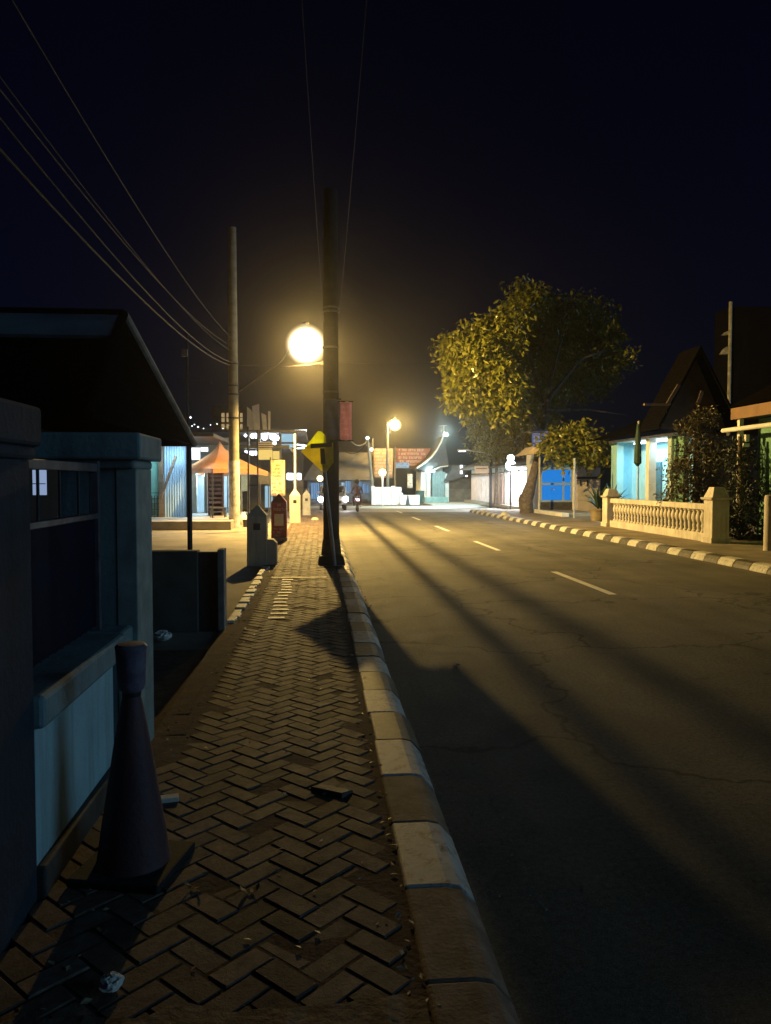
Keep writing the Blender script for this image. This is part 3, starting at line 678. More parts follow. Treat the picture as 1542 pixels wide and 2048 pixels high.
# tent
tc = Vector((XA(440, 30.5), 30.5, 0)); zA = ZA(884, 30.5); zE = ZA(944, 30.5)
cor = [Vector((XA(352, 31.3), 31.3, zE)), Vector((XA(425, 27.9), 27.9, ZA(938, 27.9))), Vector((XA(537, 30.2), 30.2, zE)), Vector((XA(455, 33.2), 33.2, zE))]
t = thing('canopy_tent', 'orange pyramid canopy tent on thin legs behind the whitewashed pole', 'tent', (tc.x, tc.y, .4))
ap = Vector((tc.x, tc.y, zA)); mb = MB(); n = 10
for i in range(4):
    a, b = cor[i], cor[(i+1) % 4]; vs = []; fs = []
    for r in range(n+1):
        k = r/n; kk = 1-(1-k)**1.0
        for j in range(n+1):
            e_ = a+(b-a)*(j/n); sg = .1*4*(j/n)*(1-j/n)*k
            p = ap+(e_-ap)*k; p.z = ap.z+(e_.z-ap.z)*(k**.62)+sg*.6
            vs.append(p)
    for r in range(n):
        for j in range(n):
            q0 = r*(n+1)+j; fs.append((q0, q0+n+1, q0+n+2, q0+1))
    mb.add(vs, fs)
    m_ = n
    top_ = [vs[n*(n+1)+j] for j in range(n+1)]
    mb.add(top_+[p-Vector((0, 0, .16)) for p in top_], [(j, n+1+j, n+2+j, j+1) for j in range(n)])
mb.build('canopy', ORT, t, smooth=True)
for c in cor: MB().tube([(c.x, c.y, .12), (c.x, c.y, c.z)], .022, 8).build('leg', STEEL, t)
# string of bulbs between house and pole
t = thing('string_lights', 'string of small white bulbs left of the whitewashed pole', 'lights', at(410, 850, 24))
sp = [at(px, py, 24) for px, py in ((381, 833), (384, 850), (389, 847), (396, 852), (407, 855), (421, 848), (434, 846), (446, 855))]
MB().tube([at(372, 828, 24)]+sp+[at(462, 850, 25)], .006, 5).build('wire', CABLE, t)
for i, p in enumerate(sp): MB().ball(p-Vector((0, 0, .03)), .022 if i in (0, 3) else .012, 10, 6).build('bulb', E_BULB, t)
one('black_frame', MB().box(XA(495, 25.2), 25.2, .12, XA(495, 25.2)+.05, 25.25, ZA(855, 25.2)).box(XA(514, 25.2), 25.2, .12, XA(514, 25.2)+.05, 25.25, ZA(862, 25.2)).box(XA(495, 25.2)+.05, 25.205, ZA(972, 25.2), XA(514, 25.2), 25.245, ZA(969, 25.2)).box(XA(495, 25.2)+.05, 25.205, ZA(903, 25.2), XA(514, 25.2), 25.245, ZA(900, 25.2)),
    STEEL, 'tall black steel ladder frame behind the beige bollard', 'frame')
for px, py, h, r, m, l in ((487, 1050, .5, .16, WHITEP, 'white sack leaning right of the whitewashed pole foot'),):
    g = gp(px, py, .12); one('sack', MB().lathe(g.x, g.y, [(r*.9, .12), (r*1.1, .25), (r, .4), (r*.5, .52), (r*.35, .6)], 12), m, l, 'sack', smooth=True)
g = gp(476, 1052, .12); one('bucket', MB().lathe(g.x+.35, g.y-.6, [(.1, .12), (.13, .36), (.135, .38)], 12), STEEL, 'dark bucket on the ground beside the white sack', 'bucket', smooth=True)

# ------------------------------------------------------------------ cafe behind the tent
CY = 36.0
t = thing('cafe_building', 'two storey open cafe with bright bulbs behind the bollards', 'cafe', (-3, 40, .12))
xl, xr = XA(478, CY), XA(612, CY)
box(xl-2.5, CY, ZA(866, CY), xr, CY+9, ZA(861, CY)).build('roof', ROOFM, t)
box(xl-2.5, CY+.3, ZA(897, CY), XA(578, CY), CY+9, ZA(890, CY)).build('upper_floor', STEEL, t)
box(xl-2.5, CY+8.5, .1, xr-.3, CY+8.7, ZA(867, CY)).build('back_wall', M('cafe_back', (.2, .17, .14), (.14, .12, .1), 2), t)
for px in (497, 519, 561, 592):
    a = XA(px, CY+.4); box(a-.05, CY+.4, .12, a+.05, CY+.5, ZA(866, CY)-.004).build('column', STEEL, t)
for px, py, r in ((491, 871, .07), (505, 872, .11), (513, 872, .12), (529, 874, .15), (546, 873, .17), (553, 876, .13), (549, 886, .09), (498, 905, .1), (505, 906, .12), (512, 906, .1), (492, 903, .06)):
    p = at(px, py, CY+.9); MB().ball(p, r, 12, 8).build('bulb', E_BULB, t)
a, b = at(561, 884, CY+.8), at(590, 868, CY+.8); box(a.x, CY+.8, a.z, b.x, CY+.84, b.z).build('lit_panel', E_BLUEI, t)
a, b = at(562, 895, CY+.8), at(588, 888, CY+.8); box(a.x, CY+.8, a.z, b.x, CY+.84, b.z).build('lit_panel', E_BLUEI, t)
a, b = at(530, 1015, CY+3), at(545, 972, CY+3); box(a.x, CY+3, a.z, b.x, CY+3.05, b.z).build('lit_room', E_BLUEI, t)
aw = MB(); a, b = at(517, 919, CY-.6), at(558, 899, CY-.6); hh = b.z-a.z
aw.tube([(a.x, CY-.4, a.z+hh/2), (a.x+(b.x-a.x)*.66, CY-.4, a.z+hh/2)], hh/2, 18); aw.tube([(a.x+(b.x-a.x)*.7, CY-.4, a.z+hh*.45), (b.x, CY-.4, a.z+hh*.45)], hh*.42, 18)
aw.build('glowing_awning', E_YEL, t, smooth=True)
sl = MB()
for k in range(4):
    z = ZA(898-k*4, CY-.2); sl.box(XA(518, CY), CY-.15, z-.02, XA(545+2*k, CY), CY-.1, z+.025)
sl.build('awning_slats', TANP, t)
tl = MB().tube([at(585, 861.5, CY+1), at(613, 861, CY+1)], .035, 8).tube([at(592, 889, CY+1), at(614, 892, CY+1)], .03, 8).tube([at(592, 897, CY+1), at(612, 896, CY+1)], .02, 8); tl.build('tube_light', E_COOL, t)
lamp('cafe_bulbs', 'POINT', at(535, 880, CY+2), 180, (.75, .9, 1), .3)
# slatted dark front along the street, with lit lamp boxes
t2 = thing('slatted_house', 'brown house with vertical slats along the street beyond the cafe', 'house', (-2.2, 44, .12))
sl = MB()
for k in range(34):
    y = 46-.0+k*.26; sl.box(-1.18, y, 1.5, -1.1, y+.13, ZA(893, 46))
sl.build('slats', M('slat_brown', (.2, .13, .085), (.14, .09, .06), 3), t2)
box(-2.2, 45.8, .1, -1.25, 55, ZA(893, 46)).build('wall', BROWNW, t2)
box(-2.4, 45.6, ZA(893, 46)+.002, -.9, 55.2, ZA(890, 46)+.1).build('roof', ROOFM, t2)
for px in (580, 596):
    p = at(px, 953, 38); MB().obox(p, (.16, 0, 0), (0, .1, 0), (0, 0, .16)).build('lamp_box', E_COOL, t2, bevel=.06)
p = at(586, 953, 37.2); lamp('lamp_box_light', 'POINT', p, 60, (.8, .92, 1), .15)
# roof boards and lit windows behind
t = thing('roof_boards', 'three blank white upright boards standing on the cafe roof', 'boards', at(520, 861, CY+1))
for pts in ([(509, 861), (504, 812), (518, 808), (520, 861)], [(526, 861), (522, 825), (532, 830), (534, 861)], [(536.5, 861), (536, 822), (541, 823), (540.5, 861)]):
    MB().prism([(at(px, py, CY+1).x, CY+1, at(px, py, CY+1).z) for px, py in pts], (0, .06, 0)).build('board', M('board_white', (.6, .57, .54), (.5, .47, .45), 3), t)
TY = 46
t = thing('rear_building', 'dark upper building with warm lit windows behind the whitewashed pole', 'building', (XA(465, TY), TY, .1))
box(XA(425, TY), TY, .1, XA(495, TY), TY+6, ZA(815, TY)).build('wall', BROWNW, t)
for px0, px1 in ((443, 449), (453, 459), (480, 485)):
    for py0, py1 in ((826, 844), (848, 868)):
        a, b = at(px0, py1, TY-.05), at(px1, py0, TY-.05)
        w = box(a.x, TY-.05, a.z, b.x, TY-.004, b.z).build('window', E_WARMW, t)
        MB().box(a.x, TY-.07, (a.z+b.z)/2-.02, b.x, TY-.051, (a.z+b.z)/2+.02).build('window_bar', STEEL, w)
# text banner and slim white pole
banner('standing_banner', 542, 570, 920, 992, 33, CREAMB, INKR, 10, 'cream vertical banner with rows of orange lettering behind the red bollard')
bp = XA(541, 33.05); one('banner_post', MB().tube([(bp, 33.05, .12), (bp, 33.05, ZA(915, 33))], .025, 8), STEEL, 'thin dark post holding the cream banner', 'post')
wpx = XA(590, 31.5); one('white_pole', MB().tube([(wpx, 31.5, .12), (wpx, 31.5, ZA(868, 31.5))], .045, 10), WHITEP, 'slim white pole rising behind the cream bollard', 'pole', smooth=True)
# low wall panel left shed + dark sign under tent
one('notice_board', MB().box(XA(515, 31), 31, ZA(968, 31), XA(541, 31), 31.05, ZA(945, 31)).box(XA(516, 31), 31.01, .12, XA(516, 31)+.05, 31.04, ZA(968, 31)-.002), STEEL, 'dark notice board on a post left of the cream banner', 'board')
g = XA(500, 33.5); one('grey_panel', MB().box(XA(482, 33.5), 33.5, ZA(982, 33.5), XA(497, 33.5), 33.55, ZA(938, 33.5)).box(XA(482, 33.5), 33.51, .42, XA(482, 33.5)+.05, 33.54, ZA(982, 33.5)-.002).box(XA(497, 33.5)-.05, 33.51, .42, XA(497, 33.5), 33.54, ZA(982, 33.5)-.002), M('sage_panel', (.11, .125, .1), (.08, .09, .07), 3), 'sage grey upright panel right of the whitewashed pole foot', 'panel')

# ------------------------------------------------------------------ far side of the junction
JY = 60
t = thing('far_house', 'dark roofed building with blue lit front beyond the junction', 'building', (2, JY, 0))
box(XA(615, JY), JY, 0, XA(744, JY), JY+6, ZA(958, JY)).build('wall', M('far_wall', (.12, .13, .16), (.08, .09, .11), 3), t)
rf = MB(); a, b = at(606, 960, JY-1), at(742, 960, JY-1); c, d = at(640, 905, JY+3), at(738, 905, JY+3)
rf.add([a, b, d, c, a+Vector((0, 8, 0)), b+Vector((0, 8, 0))], [(0, 1, 2, 3), (4, 3, 2, 5), (0, 3, 4), (1, 5, 2), (0, 4, 5, 1)])
rf.build('roof', M('far_roof', (.13, .12, .11), (.1, .09, .085), 2, .9), t)
for px0, px1, py0, py1, m in ((622, 647, 966, 998, E_BLUES), (683, 689, 965, 982, E_BLUEI), (691, 701, 962, 985, E_BLUES), (713, 723, 963, 988, E_BLUES), (725, 731, 968, 986, E_BLUES), (733, 738, 970, 986, E_BLUES)):
    a, b = at(px0, py1, JY-.1), at(px1, py0, JY-.1); pn = box(a.x, JY-.1, a.z, b.x, JY-.004, b.z).build('lit_shutter', m, t)
    rb = MB(); k = 1
    while a.x+k*.16 < b.x: rb.box(a.x+k*.16, JY-.13, a.z, a.x+k*.16+.03, JY-.101, b.z); k += 1
    if k > 1: rb.build('slats', STEEL, pn)
p = at(640, 957, 50); t = thing('globe_lantern', 'small warm globe lantern glowing left of the dark banner pole', 'lantern', (p.x, 50, 0))
MB().tube([(p.x, 50, 0), (p.x, 50, p.z-.15)], .04, 8).build('post', STEEL, t); MB().ball(p, .2, 14, 10).build('globe', E_WARM, t, smooth=True)
p = at(765, 945, 54.5); t = thing('globe_lantern', 'warm globe lantern on slim post in front of the white wall', 'lantern', (p.x, 54.5, 0))
MB().tube([(p.x, 54.5, 0), (p.x, 54.5, p.z-.25)], .05, 8).build('post', WHITEP, t); MB().ball(p, .27, 14, 10).build('globe', E_WARM, t, smooth=True)
lamp('lantern_bulb', 'POINT', p+Vector((0, -.4, 0)), 160, (1, .8, .45), .2)
# white boundary wall
t = thing('white_wall', 'bright white boundary wall stepping down to the right beyond the junction', 'wall', (5, 56, 0))
mb = MB(); x0 = XA(746, 56); x1 = XA(803, 56); x2 = XA(836, 57)
mb.box(x0, 56, 0, x1, 56.2, ZA(974, 56)); mb.build('wall_panel', WHITEP, t, bevel=.02)
box(x1, 56.02, 0, x2, 56.22, ZA(990, 56)).build('wall_panel', WHITEP, t, bevel=.02)
for px, py in ((746, 972), (786, 972), (803, 986)):
    a = XA(px, 55.95); box(a-.12, 55.93, 0, a+.12, 56.25, ZA(py, 56)).build('wall_post', WHITEP, t, bevel=.02)
# banners beyond
banner('hanging_banner', 746, 786, 897, 956, 63, BANB, INKW, 9, 'brown banner with rows of lettering behind the far lamp pole', group='banners beyond the junction')
banner('hanging_banner', 792, 878, 897, 934, 66, BANR, INKW, 5, 'wide dark red banner with pale lettering left of the curved roof', group='banners beyond the junction')
banner('hanging_banner', 815, 825, 948, 976, 62, PAPER, INKB, 5, 'small white vertical banner with lettering left of the curved roof gatehouse', group='banners beyond the junction')
banner('hanging_banner', 792, 818, 925, 936, 65, E_BLUEI, INKB, 2, 'short lit pale banner strip below the wide dark red banner', group='banners beyond the junction')
for i, (px, Y) in enumerate(((742, 63.2), (790, 65.2), (880, 66.2))):
    a = XA(px, Y); one('banner_pole', MB().tube([(a, Y, 0), (a, Y, ZA(893, Y))], .06, 8), POLE, ['grey pole at the left end of the brown banner', 'grey pole between the brown and the dark red banner', 'grey pole at the right end of the dark red banner'][i], 'pole', 'poles holding the far banners')
for i, (px, top_, Y, l) in enumerate(((735, 875, 58, 'thin leaning utility pole with small white lamp left of the brown banner'), (745, 876, 64, 'slim grey utility pole just left of the brown banner'))):
    a = XA(px, Y); tt = thing('utility_pole', l, 'utility pole', (a, Y, 0))
    MB().tube([(a+(.5 if i == 0 else 0), Y, 0), (a, Y, ZA(top_, Y))], [.14, .08], 10).build('shaft', POLE, tt, smooth=True)
    if i == 0:
        for py in (876, 899): MB().ball(at(px+(8 if py > 890 else 0), py, Y), .12, 10, 6).build('lamp', E_BULB, tt)
cable((XA(735, 58), 58, ZA(880, 58)), (XA(700, 50), 50, ZA(880, 50)), .4, .03, CABLEG, 'sagging cable left from the thin leaning far pole', 'far cables')
cable((XA(735, 58), 58, ZA(884, 58)), (XA(690, 60), 60, ZA(902, 60)), .5, .03, CABLEG, 'lower sagging cable left from the thin leaning far pole', 'far cables')
cable((XA(735, 58), 58, ZA(880, 58)), (XA(745, 64), 64, ZA(878, 64)), .4, .03, CABLEG, 'short cable between the two far utility poles', 'far cables')

# gatehouse with upswept roof
GY = 62
t = thing('gatehouse', 'white gatehouse with dark upswept curved roof right of the white wall', 'gatehouse', (XA(868, GY), GY, 0))
prof = [(834, 937), (850, 926), (864, 914), (874, 901), (882, 886), (887, 872)]
top_ = [at(px, py, GY-1) for px, py in prof]; bot_ = [p+Vector((.12, 0, -.42+.05*i)) for i, p in enumerate(top_)]
r2 = [at(px, py, GY-1) for px, py in ((889, 871), (893, 905), (897, 925), (897, 934))]
mb = MB(); mb.prism(top_+r2+[at(886, 930, GY-1), at(870, 934, GY-1), at(850, 944, GY-1)], (0, 4.5, 0)); mb.build('roof', M('dark_shingle', (.05, .05, .055), (.03, .03, .034), 5), t)
ed = MB()
ed.tube([p+Vector((-.02, -.06, .03)) for p in top_], .07, 8); ed.tube([p+Vector((-.02, -.06, 0)) for p in (at(896, 932, GY-1), at(880, 934, GY-1), at(866, 942, GY-1), at(852, 947, GY-1))], .06, 8)
ed.build('roof_edge', GALV, t)
for px0, px1, m, py0 in ((842, 851, WHITEP, 943), (853, 861, WHITEP, 946), (891, 898, WHITEP, 947)):
    a, b = at(px0, 1005, GY), at(px1, py0, GY); box(a.x, GY, 0, b.x, GY+.3, b.z).build('pillar', m, t)
a, b = at(864, 985, GY+.5), at(890, 944, GY+.5); dr = MB(); n = 8
for k in range(n):
    u, v = a.x+(b.x-a.x)*k/n, a.x+(b.x-a.x)*(k+1)/n; dr.prism([(u, GY+.5, .3), ((u+v)/2, GY+.44, .3), (v, GY+.5, .3), (v, GY+.55, .3), (u, GY+.55, .3)], (0, 0, b.z-.3))
dr.build('door', M('grey_teal_door', (.33, .45, .47), (.27, .38, .4), 3), t)
box(at(842, 1003, GY).x, GY+3, 0, at(897, 1003, GY).x, GY+3.2, ZA(935, GY)).build('wall', WHITEP, t)
mp = at(888, 872, GY); ms = MB().tube([(mp.x, GY, mp.z-.2), (mp.x, GY, ZA(850, GY))], .05, 8); ms.tube([at(877, 852, GY), at(893, 851, GY)], .03, 6); ms.tube([at(886, 868, GY), at(900, 870, GY)], .03, 6); ms.build('mast', GALV, t)
fl = at(891, 869, GY-.3); MB().obox(fl, (.16, 0, 0), (0, .1, .05), (0, -.05, .1)).build('floodlight', E_COOL, t, bevel=.02)
lamp('gate_floodlight', 'SPOT', fl+Vector((-.3, -1.6, .1)), 900, (.62, .95, .95), .15, spot_size=rad(110), spot_blend=.5).rotation_euler = Vector((-4.5, -7, -5.5)).to_track_quat('-Z', 'Y').to_euler()
lamp('gate_tube', 'POINT', (XA(856, GY), GY-1.2, 2.6), 240, (.65, 1, .97), .2)
gt = MB().tube([(XA(850, GY), GY-.4, 2.5), (XA(868, GY), GY-.4, 2.5)], .04, 8); gt.build('tube_light', E_COOL, t)
a = at(848, 1004, GY-2); bt = MB().box(a.x, GY-2.6, .06, XA(886, GY), GY-1.8, .5); one('counter', bt, M('teal_counter', (.3, .5, .5), (.2, .38, .38), 3), 'low pale teal counter in front of the gatehouse door', 'counter', bevel=.02)
g = at(815, 1010, 55); 
t = thing('traffic_cone', 'small dark cone at the foot of the white wall beyond the junction', 'cone', (g.x, 54.8, 0))
box(g.x-.2, 54.6, .005, g.x+.2, 55, .05).build('base', CONEB, t); MB().lathe(g.x, 54.8, [(.15, .05), (.04, .7), (.03, .72)], 14).build('body', STEEL, t, smooth=True)
g = Vector((XA(840, 58), 58, .06)); one('bin', MB().lathe(g.x, g.y, [(.28, .06), (.34, .95), (.36, .97), (.36, 1.02)], 14), M('bin_green', (.06, .12, .11), None, 4), 'dark green round bin right of the white wall', 'bin', smooth=True)

# ------------------------------------------------------------------ vehicles at the junction
def skin(name, verts, edges, radii, mat, parent, sub=2):
    me = bpy.data.meshes.new(name); me.from_pydata([tuple(v) for v in verts], edges, []); me.materials.append(mat)
    o = bpy.data.objects.new(name, me); col.objects.link(o); o.parent = parent
    o.modifiers.new('skin', 'SKIN')
    if not me.skin_vertices: 
        pass
    for i, r in enumerate(radii):
        if me.skin_vertices: me.skin_vertices[0].data[i].radius = (r, r) if not isinstance(r, tuple) else r
    if me.skin_vertices: me.skin_vertices[0].data[0].use_root = True
    s = o.modifiers.new('sub', 'SUBSURF'); s.levels = s.render_levels = sub
    return o
mo = gp(711, 1021, 0); mo = Vector((mo.x, 43.6, .003))
t = thing('motorcycle', 'dark red motorcycle seen from behind with glowing tail light at the junction', 'motorcycle', mo)
def at_loc(mb, name, m, par, root, **k):
    o = mb.build(name, m, None, **k); o.parent = par; return o
# local coords: +y forward
for y, nm in ((-.62, 'wheel'), (.62, 'wheel')):
    w = MB(); n = 20
    ring = [(0, y+.25*math.cos(2*math.pi*k/n), .3+.25*math.sin(2*math.pi*k/n)) for k in range(n+1)]
    w.tube(ring, .05, 8, False); wo = at_loc(w, nm, TYRE, t, mo, smooth=True)
    h = MB().tube([(-.05, y, .3), (.05, y, .3)], .06, 10)
    for k in range(6): h.tube([(0, y, .3), (0, y+.22*math.cos(k*math.pi/3), .3+.22*math.sin(k*math.pi/3))], .012, 5)
    at_loc(h, 'rim', GALV, wo, mo)
b = MB(); b.tube([(0, -.7, .78), (0, -.45, .72), (0, -.1, .58), (0, .25, .6), (0, .45, .8), (0, .52, .95)], [.08, .13, .14, .13, .12, .07], 10); at_loc(b, 'body', REDM, t, mo, smooth=True)
b = MB(); b.tube([(0, -.72, .88), (0, -.4, .86), (0, -.05, .8)], [.08, .13, .12], 10); at_loc(b, 'seat', BLACK, t, mo, smooth=True)
b = MB().tube([(-.34, .32, 1.06), (-.1, .45, 1.02), (.1, .45, 1.02), (.34, .32, 1.06)], .018, 8); at_loc(b, 'handlebar', STEEL, t, mo)
b = MB().tube([(0, .5, .95), (0, .62, .3)], .04, 8); at_loc(b, 'fork', STEEL, t, mo)
b = MB().tube([(.14, .0, .28), (.15, -.75, .36)], [.035, .06], 8); at_loc(b, 'exhaust', GALV, t, mo)
b = MB().obox((0, -.8, .7), (.09, 0, 0), (0, .03, 0), (0, 0, .06)); at_loc(b, 'tail_light', E_TAIL, t, mo, bevel=.02)
b = MB().obox((0, -.86, .5), (.09, 0, 0), (0, .01, .03), (0, 0, .08)); at_loc(b, 'mudguard', BLACK, t, mo)
rp = thing('person', 'rider in dark jacket and helmet sitting on the motorcycle', 'person', mo, None)
V = [(0, -.2, .92), (0, -.16, 1.1), (0, -.1, 1.32), (0, -.05, 1.46), (0, -.02, 1.56),                    # 0 pelvis .. 4 neck, head at the end
     (-.18, -.08, 1.4), (-.3, .05, 1.18), (-.33, .26, 1.08), (.18, -.08, 1.4), (.3, .05, 1.18), (.33, .26, 1.08),
     (-.12, -.18, .88), (-.2, .22, .8), (-.17, .1, .4), (-.17, .22, .34), (.12, -.18, .88), (.2, .22, .8), (.17, .1, .4), (.17, .22, .34)]
Ed = [(0, 1), (1, 2), (2, 3), (3, 4), (2, 5), (5, 6), (6, 7), (2, 8), (8, 9), (9, 10), (0, 11), (11, 12), (12, 13), (13, 14), (0, 15), (15, 16), (16, 17), (17, 18)]
Rr = [.15, .15, .17, .09, .06, .075, .05, .036, .075, .05, .036, .1, .08, .05, .045, .1, .08, .05, .045]
for sx, wi in ((-1, 7), (1, 10)):                       # palms, four curled fingers and a thumb on each grip
    p = len(V); V.append((sx*.335, .31, 1.075)); Ed.append((wi, p)); Rr.append(.03)
    for k in range(4):
        q_ = len(V); x = sx*(.315+.013*k+.0); V += [(x, .36, 1.08), (x, .375, 1.055-.004*k)]; Ed += [(p, q_), (q_, q_+1)]; Rr += [.009, .008]
    q_ = len(V); V.append((sx*.3, .33, 1.045)); Ed.append((p, q_)); Rr.append(.01)
q_ = len(V); V += [(0, -.005, 1.63), (0, .01, 1.72), (0, .0, 1.79)]; Ed += [(4, q_), (q_, q_+1), (q_+1, q_+2)]; Rr += [.075, .105, .08]
skin('body', V, Ed, Rr, CLOTH, rp)
b = MB().ball((0, -.015, 1.72), .15, 18, 12, 1.0); at_loc(b, 'helmet', M('helmet_black', (.02, .02, .025), None, 5, .3, 0), rp, mo, smooth=True)

cr = Vector((XA(665, 47.5), 47.5, .003))
t = thing('parked_car', 'grey car facing the camera with bright headlights behind the banner pole', 'car', cr)
prof = [(-2.0, .35), (-2.05, .62), (-1.95, .86), (-1.0, .98), (-.45, 1.42), (1.1, 1.46), (1.75, .98), (2.0, .92), (2.05, .4)]      # y (front = -), z
mb = MB(); mb.prism([(-.78, y, z) for y, z in prof], (1.56, 0, 0)); o = at_loc(mb, 'body', CARP, t, cr, bevel=.09)
b = MB().prism([(-.66, -.93, 1.03), (.66, -.93, 1.03), (.6, -.5, 1.39), (-.6, -.5, 1.39)], (0, -.03, .02)); at_loc(b, 'windscreen', GLASSD, t, cr)
for sx in (-1, 1):
    for y in (-1.3, 1.3):
        w = MB().tube([(sx*.62, y, .3), (sx*.8, y, .3)], .3, 18); wo = at_loc(w, 'wheel', TYRE, t, cr)
        at_loc(MB().tube([(sx*.79, y, .3), (sx*.815, y, .3)], .18, 12), 'rim', GALV, wo, cr)
    at_loc(MB().ball((sx*.74, -2.03, .68), .16, 14, 8), 'headlight', E_HEAD, t, cr, smooth=True)
    at_loc(MB().obox((sx*.88, -.85, 1.05), (.09, 0, 0), (0, .05, 0), (0, 0, .06)), 'mirror', CARP, t, cr, bevel=.02)
at_loc(MB().obox((0, -2.055, .5), (.5, 0, 0), (0, .015, 0), (0, 0, .08)), 'grille', BLACK, t, cr)
for sx in (-1, 1):
    lamp('headlight_beam', 'SPOT', cr+Vector((sx*.74, -2.25, .68)), 60, (.85, .9, 1), .08, spot_size=rad(80), spot_blend=.6).rotation_euler = Vector((0, -1, -.12)).to_track_quat('-Z', 'Y').to_euler()

# ------------------------------------------------------------------ trees and shrubs
def leafmesh(name, blobs, mat, parent, size, per=16, cl=.34, droop=.5, lw=.36):
    vs, fs = [], []
    for c, r, ncl in blobs:
        c = Vector(c)
        for _ in range(ncl):
            d = Vector((random.gauss(0, 1), random.gauss(0, 1), random.gauss(0, 1))).normalized(); k = random.uniform(.25, 1.04)**.55
            p0 = c+Vector((d.x*r[0], d.y*r[1], d.z*r[2]))*k
            for _ in range(per):
                p = p0+Vector((random.gauss(0, cl), random.gauss(0, cl), random.gauss(0, cl*.8)))
                L = size*random.uniform(.65, 1.25); u = Vector((random.gauss(0, 1), random.gauss(0, 1), random.gauss(-droop, .7))).normalized()
                s = u.cross(Vector((random.gauss(0, .5), random.gauss(0, .5), 1))).normalized()*L*lw*.5; nn = s.cross(u).normalized()*L*.09
                b = len(vs); vs += [p, p+u*L*.45+s-nn, p+u*L+nn*-1.2, p+u*L*.45-s-nn, p+u*L*.5+nn*.2]
                fs += [(b, b+1, b+4), (b+1, b+2, b+4), (b+2, b+3, b+4), (b+3, b, b+4)]
    mb = MB(); mb.v = [tuple(v) for v in vs]; mb.f = fs; mb.m = [0]*len(fs)
    return mb.build(name, mat, parent)
tb = gp(1053, 1025); tb.z = .1
t = thing('broadleaf_tree', 'large broadleaf tree with leaning trunk, lit yellow on its street side', 'tree', tb)
T = lambda px, py, Y: at(px, py, Y)
Y0 = tb.y
tr = MB().tube([tb+Vector((0, 0, -.05)), T(1052, 1000, Y0), T(1057, 985, Y0), T(1064, 960, Y0), T(1073, 925, Y0-.1), T(1082, 880, Y0), T(1092, 830, Y0+.2), T(1100, 770, Y0+.3)],
               [.34, .34, .32, .23, .2, .18, .16, .1], 14)
tr.tube([T(1044, 1015, Y0), T(1042, 1000, Y0), T(1043, 988, Y0)], [.16, .15, .08], 10)
for pts, r0 in (([(1085, 870), (1040, 800), (970, 750)], .11), ([(1092, 830), (1060, 720), (1045, 640)], .1), ([(1095, 800), (1160, 720), (1210, 700)], .11), ([(1080, 890), (1130, 860), (1160, 880)], .08), ([(1092, 820), (1180, 820), (1250, 830)], .09), ([(1100, 770), (1120, 690), (1135, 640)], .08)):
    tr.tube([T(px, py, Y0+(0, .5, 1)[i]*(2.5 if pts[-1][0] > 1030 and pts[-1][1] < 840 else -2.2)) for i, (px, py) in enumerate(pts)], [r0, r0*.7, r0*.3], 8)
tr.build('trunk', BARK, t, smooth=True)
B = [(T(950, 715, 35.6), (1.1, 1.9, 1.5), 120), (T(930, 785, 35.6), (.85, 1.6, .9), 60), (T(985, 770, 35.4), (1.1, 1.7, 1.4), 100), (T(902, 700, 36), (.5, .8, .9), 22), (T(1000, 665, 36.2), (1.0, 1.5, .9), 60), (T(1010, 815, 35.2), (.7, 1.2, .45), 26),
     (T(1050, 605, 40.5), (1.0, 1.3, 1.0), 50), (T(1085, 645, 42), (1.9, 2, 1.4), 90), (T(1150, 640, 42.5), (2.2, 2.2, 1.4), 90), (T(1085, 740, 42), (2.5, 2.2, 2.2), 150), (T(1180, 720, 43.5), (2.6, 2.0, 2.2), 140),
     (T(1150, 885, 36.2), (1.15, 1.0, .9), 66), (T(1110, 900, 36), (.5, .5, .7), 18), (T(1190, 900, 36.2), (.75, .8, .7), 30), (T(1065, 815, 40), (1.4, 1.5, .9), 46)]
leafmesh('crown', B, L_TREE, t, .31, 25, .3, lw=.5)
def simple_tree(label, px, Y, pyb, trunk_top, blobs, mat, size, name='roadside_tree', per=14, cl=.28, group=None, z0=.1):
    x = XA(px, Y); t = thing(name, label, 'tree' if 'tree' in name else 'shrub', (x, Y, z0), group)
    MB().tube([(x, Y, z0), (x+.04, Y, z0+(trunk_top-z0)*.5), (x, Y+.05, trunk_top)], [.13, .1, .05], 9).build('trunk', BARK, t, smooth=True)
    leafmesh('crown', blobs, mat, t, size, per, cl); return t
simple_tree('round dull green tree standing behind the pale sign post', 992, 49, 1000, 4.6,
            [(at(975, 870, 49), (1.25, 1.3, 1.2), 70), (at(1000, 840, 49.3), (1.2, 1.2, 1.0), 55), (at(955, 855, 49), (.7, .8, .7), 22), (at(985, 905, 49), (1.1, 1.1, .6), 36), (at(950, 825, 50), (.8, .9, .7), 30), (at(1030, 825, 50), (1.1, 1, .8), 44)], L_DARK, .26, group='trees behind the pale shop')
simple_tree('greyish tree behind the shop roof left of the leaning trunk', 1045, 46, 1000, 4.6,
            [(at(1035, 880, 50), (1.6, 1.5, 1.2), 70), (at(1060, 850, 50), (1.4, 1.4, 1.3), 60), (at(1020, 905, 50), (1.1, 1.1, .7), 30)], L_DARK, .26, group='trees behind the pale shop')
simple_tree('tall leafy shrub rising behind the balustrade', 1390, 22.6, 1000, 3.2,
            [(at(1410, 840, 22.6), (.35, .4, .45), 34), (at(1385, 870, 22.6), (.55, .5, .5), 50), (at(1400, 920, 22.5), (.75, .6, .6), 80), (at(1370, 950, 22.4), (.55, .5, .6), 60), (at(1410, 975, 22.3), (.7, .55, .6), 70), (at(1352, 990, 22.3), (.4, .4, .4), 30), (at(1430, 900, 22.8), (.35, .4, .6), 30)],
            L_SHRUB, .14, 'tall_shrub', 16, .14)
